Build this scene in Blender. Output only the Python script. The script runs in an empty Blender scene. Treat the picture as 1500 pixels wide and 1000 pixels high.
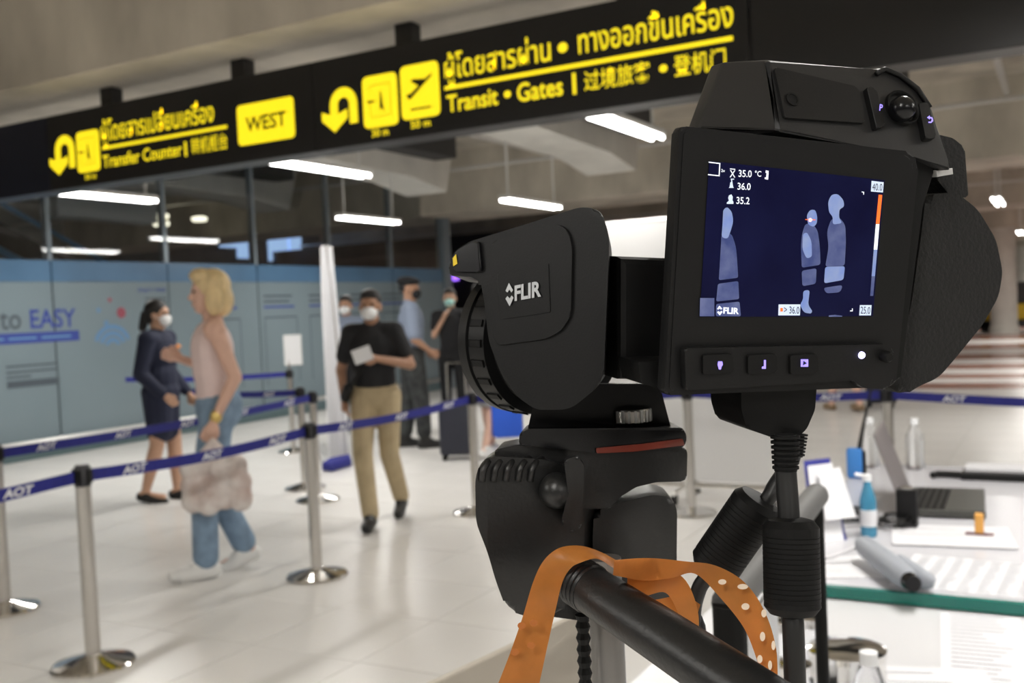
import bpy, bmesh, math, random
import numpy as np
from mathutils import Vector, Matrix
random.seed(7)
S = bpy.context.scene
COL = S.collection
# ---------------------------------------------------------------- camera
F = 1462.0
_v1 = Vector((1557-750, 414-500, F)).normalized()
_v2 = Vector((-1892-750, 574-500, F))
_X = -_v2; _X = (_X - _v1*_X.dot(_v1)).normalized()
_Z = _X.cross(_v1)
RW = Matrix((_X, _v1, _Z))                 # photo axes (right, down, forward) -> world
CAM = Vector((0, 0, 1.45))
cd = bpy.data.cameras.new('camera'); cam = bpy.data.objects.new('camera', cd); COL.objects.link(cam)
_r, _u, _b = RW @ Vector((1,0,0)), RW @ Vector((0,-1,0)), RW @ Vector((0,0,-1))
cam.matrix_world = Matrix(((_r.x,_u.x,_b.x,CAM.x),(_r.y,_u.y,_b.y,CAM.y),(_r.z,_u.z,_b.z,CAM.z),(0,0,0,1)))
cd.sensor_width = 36; cd.lens = 36*F/1500; cd.clip_start = .02; cd.clip_end = 300
cd.dof.use_dof = True; cd.dof.focus_distance = .425; cd.dof.aperture_fstop = 16
S.camera = cam
# ---------------------------------------------------------------- world light and exposure
w = bpy.data.worlds.new('world'); S.world = w; w.use_nodes = True
w.node_tree.nodes['Background'].inputs[0].default_value = (.78, .8, .82, 1)
w.node_tree.nodes['Background'].inputs[1].default_value = 0
S.view_settings.view_transform = 'Standard'; S.view_settings.look = 'None'
S.view_settings.gamma = 1; S.view_settings.use_curve_mapping = False
S.view_settings.exposure = 0.1
TUBE_POWER = 44.0
# ---------------------------------------------------------------- helpers
def ray(x, y): return RW @ Vector(((x-750)/F, (y-500)/F, 1))
def atz(x, y, z=0): d = ray(x, y); return CAM + d*((z-CAM.z)/d.z)
def aty(x, y, Y): d = ray(x, y); return CAM + d*(Y/d.y)
def atx(x, y, X): d = ray(x, y); return CAM + d*(X/d.x)
def atd(x, y, D): return CAM + ray(x, y)*D
MATS = {}
def mat(name, col, rough=.5, metal=0, emit=None, es=1, var=.0, scale=8, bump=0, trans=0, ior=1.45, coat=0, alpha=1, spec=None, stretch=None, col2=None):
    if name in MATS: return MATS[name]
    m = bpy.data.materials.new(name); m.use_nodes = True; MATS[name] = m
    nt = m.node_tree; b = nt.nodes['Principled BSDF']
    b.inputs['Base Color'].default_value = (*col, 1); b.inputs['Roughness'].default_value = rough
    b.inputs['Metallic'].default_value = metal; b.inputs['IOR'].default_value = ior
    b.inputs['Transmission Weight'].default_value = trans; b.inputs['Coat Weight'].default_value = coat
    b.inputs['Alpha'].default_value = alpha
    if spec is not None: b.inputs['Specular IOR Level'].default_value = spec
    if emit: b.inputs['Emission Color'].default_value = (*emit, 1); b.inputs['Emission Strength'].default_value = es
    if var or bump or col2:
        tc = nt.nodes.new('ShaderNodeTexCoord'); n = nt.nodes.new('ShaderNodeTexNoise')
        n.inputs['Scale'].default_value = scale; n.inputs['Detail'].default_value = 6
        src = tc.outputs['Object']
        if stretch:
            mp = nt.nodes.new('ShaderNodeMapping'); mp.inputs['Scale'].default_value = stretch
            nt.links.new(src, mp.inputs[0]); src = mp.outputs[0]
        nt.links.new(src, n.inputs['Vector'])
        if var or col2:
            r = nt.nodes.new('ShaderNodeValToRGB')
            c2 = col2 or tuple(max(0, c*(1-var)) for c in col)
            c1 = col if col2 else tuple(min(1, c*(1+var)) for c in col)
            r.color_ramp.elements[0].position = .3; r.color_ramp.elements[1].position = .7
            r.color_ramp.elements[0].color = (*c2, 1); r.color_ramp.elements[1].color = (*c1, 1)
            nt.links.new(n.outputs['Fac'], r.inputs[0]); nt.links.new(r.outputs[0], b.inputs['Base Color'])
            if emit and col2: nt.links.new(r.outputs[0], b.inputs['Emission Color'])
        if bump:
            bp = nt.nodes.new('ShaderNodeBump'); bp.inputs['Strength'].default_value = bump; bp.inputs['Distance'].default_value = .002
            nt.links.new(n.outputs['Fac'], bp.inputs['Height']); nt.links.new(bp.outputs[0], b.inputs['Normal'])
    return m
def link(o, parent=None, label=None, cat=None, group=None, kind=None):
    COL.objects.link(o)
    if parent is not None:
        o.parent = parent
    if label: o['label'] = label
    if cat: o['category'] = cat
    if group: o['group'] = group
    if kind: o['kind'] = kind
    return o
def empty(name, loc, label=None, cat=None, group=None, kind=None, parent=None):
    o = bpy.data.objects.new(name, None); o.empty_display_size = .05
    o.location = Vector(loc)
    return link(o, parent, label, cat, group, kind)
def origin_of(o):
    v = Vector(o.location)
    while o.parent is not None: o = o.parent; v = v + Vector(o.location)
    return v
def mk(name, bm, m, parent=None, label=None, cat=None, group=None, kind=None, smooth=False, base=None):
    """bmesh in world coordinates -> object; its origin is the base point (or the parent's)"""
    me = bpy.data.meshes.new(name)
    bmesh.ops.recalc_face_normals(bm, faces=bm.faces)
    bm.to_mesh(me); bm.free()
    if smooth: me.shade_smooth(); (None if smooth is True else me.set_sharp_from_angle(angle=math.radians(smooth)))
    return mkme(name, me, m, parent, label, cat, group, kind, base)
def mkme(name, me, m, parent=None, label=None, cat=None, group=None, kind=None, base=None):
    o = bpy.data.objects.new(name, me); me.materials.clear(); me.materials.append(m)
    if parent is not None:
        me.transform(Matrix.Translation(-origin_of(parent)))
    else:
        if base is None:
            n = len(me.vertices)
            co = np.empty(n*3); me.vertices.foreach_get('co', co); co = co.reshape(-1, 3)
            c = (co.min(0)+co.max(0))/2; base = Vector((c[0], c[1], co[:,2].min()))
        base = Vector(base); me.transform(Matrix.Translation(-base)); o.location = base
    return link(o, parent, label, cat, group, kind)
def shade(me, ang=35):
    me.shade_smooth(); me.set_sharp_from_angle(angle=math.radians(ang))
def B(): return bmesh.new()
def box(bm, c, s, bev=0, mtx=None, seg=2):
    r = bmesh.ops.create_cube(bm, size=1)
    for v in r['verts']:
        v.co = Vector((v.co.x*s[0], v.co.y*s[1], v.co.z*s[2]))
        if mtx is not None: v.co = mtx @ v.co
        v.co += Vector(c)
    if bev:
        es = {e for v in r['verts'] for e in v.link_edges}
        bmesh.ops.bevel(bm, geom=list(es), offset=bev, segments=seg, affect='EDGES', profile=.5)
    return bm
def span(bm, lo, hi, bev=0):
    lo, hi = Vector(lo), Vector(hi); return box(bm, (lo+hi)/2, hi-lo, bev)
def frame_of(d):
    d = Vector(d).normalized(); a = Vector((0,0,1)) if abs(d.z) < .95 else Vector((1,0,0))
    x = a.cross(d).normalized(); y = d.cross(x); return x, y, d
def tube(bm, pts, r, n=12, caps=True, up=None):
    pts = [Vector(p) for p in pts]; rr = r if isinstance(r, (list, tuple)) else [r]*len(pts)
    rings = []; px = None
    for i, p in enumerate(pts):
        d = (pts[min(i+1, len(pts)-1)] - pts[max(i-1, 0)]).normalized()
        if px is None: x, y, _ = frame_of(d)
        else: x = (px - d*px.dot(d)).normalized(); y = d.cross(x)
        px = x
        rings.append([bm.verts.new(p + (x*math.cos(a)+y*math.sin(a))*rr[i]) for a in [2*math.pi*k/n for k in range(n)]])
    for a, b in zip(rings, rings[1:]):
        for k in range(n): bm.faces.new((a[k], a[(k+1)%n], b[(k+1)%n], b[k]))
    if caps: bm.faces.new(rings[0][::-1]); bm.faces.new(rings[-1])
    return bm
def lathe(bm, o, axis, prof, n=32):
    """prof: list of (distance along axis, radius)"""
    x, y, d = frame_of(axis); o = Vector(o); rings = []
    for h, r in prof:
        rings.append([bm.verts.new(o + d*h + (x*math.cos(a)+y*math.sin(a))*max(r, 1e-5)) for a in [2*math.pi*k/n for k in range(n)]])
    for a, b in zip(rings, rings[1:]):
        for k in range(n): bm.faces.new((a[k], a[(k+1)%n], b[(k+1)%n], b[k]))
    bm.faces.new(rings[0][::-1]); bm.faces.new(rings[-1]); return bm
def prism(bm, front, ext, bev=0, seg=2):
    """polygon (world points) extruded by the vector ext"""
    a = [bm.verts.new(p) for p in front]; b = [bm.verts.new(Vector(p)+Vector(ext)) for p in front]; n = len(a)
    fs = [bm.faces.new(a[::-1]), bm.faces.new(b)]
    for k in range(n): fs.append(bm.faces.new((a[k], a[(k+1)%n], b[(k+1)%n], b[k])))
    if bev:
        es = list(fs[0].edges)+list(fs[1].edges)
        bmesh.ops.bevel(bm, geom=es, offset=bev, segments=seg, affect='EDGES', profile=.5, clamp_overlap=True)
    return bm
def rnd(pts, r, n=4):
    """round the corners of a 2-D outline; r one radius or a list"""
    out = []; N = len(pts); rs = r if isinstance(r, (list, tuple)) else [r]*N
    for i in range(N):
        p = Vector(pts[i]); a = Vector(pts[i-1])-p; b = Vector(pts[(i+1)%N])-p
        k = min(rs[i], a.length*.45, b.length*.45)
        if k < .01: out.append(tuple(p)); continue
        A = p + a.normalized()*k; Bq = p + b.normalized()*k
        for t in range(n+1):
            t /= n; q = A*(1-t)**2 + p*2*t*(1-t) + Bq*t*t; out.append(tuple(q))
    return out
def spline(P, n=6):
    P = [Vector(p) for p in P]; out = []
    for i in range(len(P)-1):
        p0, p1, p2, p3 = P[max(i-1,0)], P[i], P[i+1], P[min(i+2, len(P)-1)]
        for k in range(n):
            t = k/n
            out.append(.5*((2*p1)+(p2-p0)*t+(2*p0-5*p1+4*p2-p3)*t*t+(3*p1-p0-3*p2+p3)*t**3))
    out.append(P[-1]); return out
def text_mesh(s, bold=0):
    cu = bpy.data.curves.new('t', 'FONT'); cu.body = s; cu.resolution_u = 3; cu.offset = bold
    o = bpy.data.objects.new('t', cu); COL.objects.link(o)
    dg = bpy.context.evaluated_depsgraph_get(); me = bpy.data.meshes.new_from_object(o.evaluated_get(dg))
    bpy.data.objects.remove(o); return me
def text(name, s, m, p0, R, U, wd, ht, parent, bold=0, shear=0, label=None):
    """text fitted in the wd x ht box whose lower left corner is p0, in the plane of R and U"""
    me = text_mesh(s, bold); n = len(me.vertices)
    if n == 0: return None
    co = np.empty(n*3); me.vertices.foreach_get('co', co); co = co.reshape(-1, 3); lo, hi = co.min(0), co.max(0)
    sx, sy = wd/(hi[0]-lo[0]), ht/(hi[1]-lo[1]); p0 = Vector(p0)
    for v in me.vertices:
        a, b = (v.co.x-lo[0])*sx, (v.co.y-lo[1])*sy
        v.co = p0 + R*(a+shear*b) + U*b
    return mkme(name, me, m, parent, label)
def flat(name, pts, m, parent, label=None):
    bm = B(); bm.faces.new([bm.verts.new(p) for p in pts]); me = bpy.data.meshes.new(name); bm.to_mesh(me); bm.free()
    return mkme(name, me, m, parent, label)
X1, Y1, Z1 = Vector((1,0,0)), Vector((0,1,0)), Vector((0,0,1))
# ---------------------------------------------------------------- materials
m_tile = mat('floor_tile', (.78,.765,.74), .27, var=.03, scale=1.5)
m_tile2 = mat('floor_stone_red', (.42,.22,.18), .2, var=.12, scale=3)
m_grout = mat('floor_grout', (.4,.39,.37), .7)
m_conc = mat('concrete', (.60,.55,.47), .85, var=.28, scale=1.4, bump=.3, stretch=(1,1,.5))
m_conc_l = mat('pale_concrete', (.7,.68,.63), .8, var=.1, scale=2)
m_duct = mat('galvanised_sheet', (.6,.6,.6), .45, metal=.3, var=.08, scale=2)
m_dark = mat('dark_services', (.05,.05,.05), .7)
m_pipe = mat('painted_conduit', (.62,.6,.57), .5)
m_signb = mat('sign_black', (.012,.012,.013), .35)
m_yel = mat('sign_yellow_backlit', (.9,.75,.02), .5, emit=(1,.78,.012), es=.85)
m_signk = mat('sign_pictogram_black', (.02,.015,.0), .5)
m_tubel = mat('fluorescent_tube', (1,1,1), .4, emit=(1,.98,.94), es=13)
m_white_metal = mat('white_enamel', (.8,.8,.78), .4)
m_steel = mat('brushed_steel', (.62,.6,.57), .26, metal=1, var=.06, scale=30, stretch=(1,1,.05))
m_chrome = mat('chrome', (.75,.74,.72), .1, metal=1)
m_blackpl = mat('black_plastic', (.007,.007,.0072), .42, bump=.04, scale=900, spec=.3)
m_blackgl = mat('black_gloss_plastic', (.005,.005,.006), .24, spec=.35)
m_blacksoft = mat('black_rubber', (.006,.006,.006), .55, bump=.05, scale=600, spec=.22)
m_belt = mat('belt_blue', (.018,.022,.22), .6, var=.1, scale=40)
m_white = mat('white_print', (.82,.83,.85), .6)
# ---------------------------------------------------------------- floor
fl = B(); span(fl, (-26,-9,-.1), (14,70,-.004)); floor = mk('floor', fl, m_grout, kind='structure', base=(0,0,0))
TS = .585; tx0, ty0 = -3.21, 3.28
def proj(p):
    q = RW.transposed() @ (Vector(p)-CAM); return (750+F*q.x/q.z, 500+F*q.y/q.z, q.z) if q.z > .05 else (9e9, 9e9, q.z)
tme = bpy.data.meshes.new('tile'); tb = B(); h = TS/2-.003
vs = [tb.verts.new((x, y, 0)) for x, y in ((-h,-h),(h,-h),(h,h),(-h,h))]; vb = [tb.verts.new((v.co.x*1.003, v.co.y*1.003, -.006)) for v in vs]
tb.faces.new(vs)
for k in range(4): tb.faces.new((vs[k], vb[k], vb[(k+1)%4], vs[(k+1)%4]))
tb.to_mesh(tme); tb.free(); tme.materials.append(m_tile)
cells = []
for i in range(-36, 24):
    for j in range(-14, 18):
        c = Vector((tx0+(i+.5)*TS, ty0+(j+.5)*TS, 0)); x, y, d = proj(c)
        cells.append(((1/d**3 if (d > .3 and -60 < x < 1560 and y < 1080) else 0), c))
cells.sort(key=lambda t: -t[0])
for k, (s_, c) in enumerate(cells[:290]):
    o = bpy.data.objects.new('tile', tme); o.location = c; link(o, floor)
rest = B()
for s_, c in cells[290:]:
    q = [rest.verts.new(c+Vector(d)) for d in ((-h,-h,0),(h,-h,0),(h,h,0),(-h,h,0))]; rest.faces.new(q)
ymax = ty0+18*TS
q = [rest.verts.new(p) for p in ((-26,ymax,0),(14,ymax,0),(14,70,0),(-26,70,0))]; rest.faces.new(q)
mk('tile_field', rest, m_tile, floor, kind='stuff')
for k, (a, b) in enumerate(((15.6,16.5),(17.4,18.2),(19.4,20.6),(22.,23.6),(25.5,27.6),(30,33),(36,40))):   # red stone bands
    bm = B(); span(bm, (-7,a,-.003), (12,b,.002)); mk('stone_band', bm, m_tile2, floor)
# ---------------------------------------------------------------- ceiling
ce = B(); span(ce, (-26,-9,4.3), (14,70,4.5)); ceiling = mk('ceiling', ce, m_conc, kind='structure', base=(0,0,4.3))
def cbox(name, lo, hi, m, bev=0):
    bm = B(); span(bm, lo, hi, bev); return mk(name, bm, m, ceiling)
cbox('beam', (-26,4.66,3.2), (14,6.1,4.3), m_conc)
for k in range(6): cbox('beam', (-26,15.2+k*9,3.2), (14,16.8+k*9,4.3), m_conc)
cbox('beam', (-26,-5.5,3.2), (14,-4,4.3), m_conc)
cbox('stub_column', (-7.65,4.5,3.2), (-7.35,4.66,4.3), m_conc)
for k in range(-6, 3):      # cross ribs over the front bay
    cbox('rib', (-7.2+k*2.4,-4,3.75), (-6.8+k*2.4,4.66,4.3), m_conc)
def rib(x, y0, y1, wd):     # pale tapering longitudinal rib with a slanted end
    bm = B(); P = [(y0,3.62),(y1-.9,3.45),(y1,3.3),(y1+.35,4.3),(y0,4.3)]
    prism(bm, [Vector((x, a, b)) for a, b in P], (wd,0,0)); mk('rib', bm, m_conc_l, ceiling)
    bm = B(); span(bm, (x+wd+.02,y0+.5,3.75), (x+wd+.4,y1-.3,4.25)); mk('service_tray', bm, m_dark, ceiling)
for x in (-12.3,-9.1,-5.95,-2.7,.6): rib(x, 6.1, 13.2, .75)
for k, (x0, Y, z) in enumerate(((-26,9.6,3.85),(-26,13.9,3.75),(-26,23.2,3.6))):
    bm = B(); tube(bm, [(x0,Y,z),(14,Y,z)], .03, 8); mk('conduit', bm, m_pipe, ceiling)
for x in (-7.6,-.6,1.9):
    bm = B(); tube(bm, [(x,6.1,4.05),(x,15.2,4.05)], .045, 8); mk('conduit', bm, m_pipe, ceiling)
# ---------------------------------------------------------------- fluorescent lamps
def lamp(x, y, L=1.5, label='', two=True, z=2.75, ztop=4.3, pw=None, light=True, off=False):
    t = empty('fluorescent_lamp_offscreen' if off else 'fluorescent_lamp', (x, y+L/2, z), label, 'lamp', 'pendant fluorescent lamps over the hall')
    bm = B(); span(bm, (x-.07,y,z+.03), (x+.07,y+L,z+.075), .008); mk('tray', bm, m_white_metal, t)
    for dx in ((-.045,.045) if two else (0,)):
        bm = B(); tube(bm, [(x+dx,y+.02,z+.012),(x+dx,y+L-.02,z+.012)], .016, 10); mk('tube', bm, m_tubel, t, smooth=True)
    for yy in (y+.12, y+L-.12):
        bm = B(); tube(bm, [(x,yy,z+.07),(x,yy,ztop)], .012, 8); mk('hanger_rod', bm, m_white_metal, t)
    if light:
        nm_ = 'tube_light_offscreen' if off else 'tube_light'; ld = bpy.data.lights.new(nm_, 'AREA'); ld.shape = 'RECTANGLE'; ld.size = .12; ld.size_y = L*.95
        ld.energy = pw or TUBE_POWER; ld.color = (1,.97,.92)
        lo = bpy.data.objects.new(nm_, ld); lo.location = (0,0,-.012); link(lo, t)
lamp(-8.45, 6.2, 1.35, 'twin tube pendant lamp hanging nearest the glazed blue wall, below the transfer counter text')
lamp(-5.75, 6.2, 1.5, 'twin tube pendant lamp hanging just behind the WEST square of the sign')
lamp(-2.83, 6.2, 1.5, 'twin tube pendant lamp hanging just behind the Transit Gates text')
lamp(-8.42, 10.6, 1.35, 'pendant lamp near the glazed wall, one bay beyond the sign')
lamp(-5.9, 10.6, 1.5, 'pendant lamp on long rods seen above the lens block, one bay beyond the sign')
for k, (px, py) in enumerate(((1458,292), (1493,340), (1466,360))):     # the far lamps that show beside the hand strap
    p = atz(px, py, 2.75); lamp(p.x, p.y, 1.5, ('far lamp over the concourse, first beyond the stone bands','far lamp over the concourse, second beyond the stone bands','farthest lamp over the concourse near the yellow trolley')[k])
lamp(.1, 10.6, 1.5, 'pendant lamp one bay beyond the sign, over the open concourse', off=True)
for Y in (19.5, 28.5, 37.5, 46.5):      # the same lamp grid goes on past the right and behind the camera
    for x in (0, 2.8): lamp(x, Y, 1.5, 'distant pendant lamp far down the concourse', off=True)
for x in (0, 2.8, 5.6): lamp(x, 1.8, 1.5, 'pendant lamp over the work table side of the hall', off=True)
for x in (-8.4, -5.6, -2.8, 0, 2.8, 5.6): lamp(x, -2.6, 1.5, 'pendant lamp behind the work table end of the hall', off=True)
# ---------------------------------------------------------------- glazed wall with blue panels
WX = -10.2
m_film = mat('blue_film', (.185,.24,.27), .3, var=.05, scale=.6)
m_filmtop = mat('blue_film_top', (.08,.17,.29), .3, var=.12, scale=1.5)
m_film.node_tree.nodes['Principled BSDF'].inputs['Coat Weight'].default_value = .3
m_mull = mat('grey_mullion', (.25,.3,.34), .4, metal=.4)
m_glass = mat('clear_glass', (.93,.97,1), .02, trans=1, ior=1.5)
m_teal = mat('teal_skirting', (.13,.2,.22), .4)
wl = empty('wall_left', (WX,11,0), kind='structure')
seams = [4.2, 5.9, 7.54, 9.25, 10.9, 12.58, 14.25, 15.85]
for a, b in zip(seams, seams[1:]):
    bm = B(); span(bm, (WX-.03,a+.012,.12), (WX,b-.012,2.0)); mk('panel', bm, m_film, wl)
    bm = B(); span(bm, (WX-.03,a+.012,2.004), (WX,b-.012,2.25)); mk('panel_top_band', bm, m_filmtop, wl)
    bm = B(); span(bm, (WX-.022,a+.03,2.25), (WX-.01,b-.03,4.28)); mk('pane', bm, m_glass, wl)
    bm = B(); span(bm, (WX-.06,a,0), (WX+.012,b,.12)); mk('skirting', bm, m_teal, wl)
for y in seams:
    bm = B(); span(bm, (WX-.1,y-.03,2.25), (WX-.005,y+.03,4.3)); mk('mullion', bm, m_mull, wl)
bm = B(); span(bm, (WX-.12,15.85,0), (WX+.05,16.1,4.3)); mk('end_post', bm, m_mull, wl)
bm = B(); tube(bm, [(WX+.12,4.2,.2),(WX+.12,15.7,.2)], .032, 12); rail = mk('bumper_rail', bm, mat('satin_rail', (.72,.72,.7), .3, metal=.35), wl, smooth=True)
for y in (5.1,6.8,8.4,10.1,11.7,13.4,15):
    bm = B(); box(bm, (WX+.06,y,.17), (.14,.05,.05)); mk('bracket', bm, m_steel, rail)
m_pblue = mat('print_blue', (.035,.06,.28), .5); m_pgrey = mat('print_grey', (.07,.09,.11), .5); m_pred = mat('print_red', (.3,.07,.1), .5); m_plb = mat('print_light_blue', (.12,.25,.45), .5)
PX = WX+.003
def wt(s, m, y0, y1, z0, z1, bold=0): return text('lettering', s, m, (PX, y0, z0), Y1, Z1, y1-y0, z1-z0, wl, bold)
def wr(m, y0, y1, z0, z1, name='print_bar'): return flat(name, [(PX,y0,z0),(PX,y1,z0),(PX,y1,z1),(PX,y0,z1)], m, wl)
wt('EASY', m_pblue, 6.05, 6.72, 1.47, 1.69, .02); wt('to', m_pgrey, 6.86, 7.12, 1.47, 1.67, .015); wt('EASY', m_pblue, 7.23, 7.83, 1.47, 1.69, .02)
wr(m_pblue, 6.1, 7.86, 1.31, 1.43)
PX += .001
for k, (a, b) in enumerate(((6.2,6.5),(6.56,6.9),(6.95,7.3),(7.36,7.75))): wr(m_plb, a, b, 1.355, 1.38)
for z, a, b in ((1.05,6.9,7.55),(.985,6.9,7.55),(.93,6.9,7.2)): wr(m_pgrey, a, b, z, z+.022)
wr(m_pgrey, 6.9, 7.56, .82, .90)
wt('ENJOY FREE', m_pblue, 8.76, 9.2, 1.86, 1.92, .01); wr(m_pgrey, 8.85, 9.2, 1.78, 1.8); wr(m_pgrey, 8.85, 9.2, 1.73, 1.75)
for y0 in (9.8, 11.0, 12.0, 13.0, 13.9):
    for z, c, wd in ((1.78,m_pgrey,.62),(1.70,m_pgrey,.55),(1.62,m_pblue,.66)): wr(c, y0, y0+wd, z, z+.03)
    wr(m_pgrey, y0, y0+.7, 1.47, 1.49)
    for yy in (y0, y0+.7): wr(m_pgrey, yy, yy+.015, .5, 1.48)
for r0 in (.12,.2,.28):     # wifi style fan
    P = [(PX, 8.33+math.cos(a)*r0, 1.2+math.sin(a)*r0) for a in [math.radians(20+14*k) for k in range(11)]]
    Q = [(PX, 8.33+math.cos(a)*(r0-.05), 1.2+math.sin(a)*(r0-.05)) for a in [math.radians(20+14*k) for k in range(11)]]
    flat('print_arc', P+Q[::-1], m_plb, wl)
for y, z, r, c in ((8.48,1.62,.07,m_pred),(8.32,1.78,.03,m_pred),(8.25,1.5,.035,m_plb),(8.15,1.66,.03,m_plb)):
    flat('print_dot', [(PX, y+math.cos(a)*r, z+math.sin(a)*r) for a in [math.pi*k/4+.3 for k in range(8)]], c, wl)
# room behind the glass
m_wallb = mat('back_room_wall', (.36,.37,.37), .8, var=.15, scale=.8)
m_winb = mat('daylit_blue_window', (.3,.5,.8), .3, emit=(.42,.62,.95), es=.75)
m_disc = mat('warm_disc_lamp', (1,.95,.75), .4, emit=(1,.93,.7), es=1.6)
bm = B(); span(bm, (-20.2,-4,0), (-20,34,4.3)); mk('wall_back', bm, m_wallb, kind='structure')
bm = B(); span(bm, (-20,33.8,0), (-10.4,34,4.3)); mk('wall_far_room', bm, m_wallb, kind='structure')
k = 0
for (x0, x1, y0, y1) in ((322,345,332,362),(348,362,335,378),(394,422,330,382),(424,440,332,384)):
    k += 1; a, b = atx(x0, y1, -19.95), atx(x1, y0, -19.95)
    e = empty('window_%d' % k, (-19.95, (a.y+b.y)/2, a.z), kind='structure')
    bm = B(); span(bm, (-19.97,a.y,a.z), (-19.95,b.y,b.z)); mk('pane', bm, m_winb, e)
    bm = B(); span(bm, (-19.99,a.y-.1,a.z-.1), (-19.975,b.y+.1,b.z+.1)); mk('frame', bm, m_mull, e)
for (x, y) in ((235,320),(236,331),(292,324),(348,327)):
    p = atx(x, y, -15.); bm = B(); lathe(bm, p, Z1, [(0,.13),(.02,.15),(.08,.15),(.1,.05)], 20)
    mk('disc_lamp', bm, m_disc, label='round warm ceiling lamp seen through the glass wall', cat='lamp', group='round lamps behind the glass', smooth=30)
m_whp = mat('white_bulkhead_paint', (.75,.82,.86), .5)
a, b = atx(85, 318, -13.5), atx(228, 268, -13.5)
bm = B(); span(bm, (-13.9,a.y,a.z), (-13.5,b.y,b.z+.25), .03); mk('white_bulkhead', bm, m_whp, label='pale bulkhead box behind the glass above the blue panels', cat='bulkhead')
es = empty('escalator', (-13,4.5,0), 'dark escalator with blue edges rising behind the glass wall', 'escalator')
m_escb = mat('escalator_blue_edge', (.15,.35,.6), .3)
p0, p1 = Vector((-13,11.2,1.6)), Vector((-13,6.3,3.9))
for dx, dz, m, wdt, nm in ((0,0,m_dark,.5,'truss'),(.3,.42,m_escb,.04,'handrail'),(-.9,.42,m_escb,.04,'handrail'),(.3,-.25,m_escb,.05,'skirt_edge')):
    bm = B(); d = p1-p0; n = Vector((0,-d.z,d.y)).normalized()
    if nm == 'truss': prism(bm, [p0-n*.25, p1-n*.25, p1+n*.3, p0+n*.3], (-.9,0,0))
    else: q0, q1 = p0+Vector((dx,0,dz)), p1+Vector((dx,0,dz)); tube(bm, [q0,q1], wdt, 10)
    mk(nm, bm, m, es)
bm = B(); span(bm, (-13.9,10.6,0), (-13,11.2,1.9)); mk('base_landing', bm, m_dark, es)
# other hall walls
m_wallfar = mat('far_wall', (.45,.44,.43), .7, var=.2, scale=.5)
bm = B(); span(bm, (-26,69,0), (14,69.3,4.3)); mk('wall_far', bm, m_wallfar, kind='structure')
bm = B(); span(bm, (-26,-9.2,0), (14,-9,4.3)); mk('wall_rear', bm, m_wallfar, kind='structure')
bm = B(); span(bm, (-26.2,-9,0), (-26,69,4.3)); mk('wall_outer', bm, m_wallfar, kind='structure')
bm = B(); span(bm, (13.8,-9,0), (14,69,4.3)); mk('wall_right', bm, m_wallfar, kind='structure')
bm = B(); span(bm, (-26,22,0), (-10.6,22.2,3.4)); mk('wall_shopfront', bm, mat('dark_shopfront', (.03,.03,.035), .3), kind='structure')
m_purple = mat('purple_neon', (.3,.1,.8), .4, emit=(.3,.12,.9), es=2)
p = aty(657, 407, 21.97); bm = B(); box(bm, p, (.6,.08,.16), .02); mk('purple_sign', bm, m_purple, label='small glowing purple sign beyond the end of the blue wall', cat='sign')
for k, (x, y) in enumerate(((-1.6,34),(2.6,34),(-1.6,52),(2.6,52),(-8,34))):
    bm = B(); lathe(bm, (x,y,0), Z1, [(0,.42),(.2,.42),(.22,.38),(4.2,.38),(4.3,.42)], 24); mk('concourse_column', bm, m_conc_l, label='round grey column far down the concourse', cat='column', group='concourse columns', smooth=40)
# ---------------------------------------------------------------- overhead sign
SY = 5.0
sg = empty('overhead_sign', (-4.7,SY+.1,2.5), 'long black overhead direction sign with yellow transit and transfer text', 'sign')
for a, b in ((-9.6,-6.72),(-6.715,-4.125),(-4.12,-1.34)):
    bm = B(); span(bm, (a,SY,2.5), (b,SY+.2,3.063), .006); mk('cabinet', bm, m_signb if a > -7 else mat('sign_navy', (.008,.011,.025), .4), sg)
for x in (-8.6,-6.1,-4.8,-3.45,-2.0):
    bm = B(); span(bm, (x-.06,SY+.05,3.05), (x+.06,SY+.15,3.21)); mk('hanger', bm, m_signb, sg)
s2 = empty('blank_sign', (.6,SY+.1,2.5), 'plain black sign cabinet beyond the end of the lettered sign', 'sign')
bm = B(); span(bm, (-1.33,SY-.01,2.5), (3.4,SY+.2,3.1), .006); mk('cabinet', bm, m_signb, s2)
for x in (-.8,.8,2.6):
    bm = B(); span(bm, (x-.06,SY+.05,3.08), (x+.06,SY+.15,3.21)); mk('hanger', bm, m_signb, s2)
FY = SY-.004
def st(s, x0, x1, z0, z1, bold=.012, m=m_yel, nm='lettering', yy=FY): return text(nm, s, m, (x0, yy, z0), X1, Z1, x1-x0, z1-z0, sg, bold)
def spoly(P, m=m_yel, nm='pictogram', yy=FY): return flat(nm, [(x, yy, z) for x, z in P], m, sg)
def rsq(x0, x1, z0, z1, r=.04, nm='yellow_square'): return spoly(rnd([(x0,z0),(x1,z0),(x1,z1),(x0,z1)], r), nm=nm)
def uturn(x0, x1, z0, z1):
    wd = x1-x0; cx, R_, r_ = x0+wd*.62, wd*.38, wd*.16; zc = z1-R_
    P = [(cx+R_, z0+.03)]+[(cx+R_*math.cos(a), zc+R_*math.sin(a)) for a in [math.pi*k/12 for k in range(13)]]
    P += [(cx-R_, z0+.10),(x0, z0+.125),(x0, z0+.07),(cx-(R_+r_)/2, z0-.01),(x0+wd*.72, z0+.07),(x0+wd*.72, z0+.125),(cx-r_, z0+.10)]
    P += [(cx+r_*math.cos(a), zc+r_*math.sin(a)) for a in [math.pi*(12-k)/12 for k in range(13)]]+[(cx+r_, z0+.03)]
    spoly(P, nm='uturn_arrow')
uturn(-6.70,-6.41,2.62,2.90); rsq(-6.385,-6.135,2.6,2.9); uturn(-4.06,-3.78,2.61,2.87)
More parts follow.
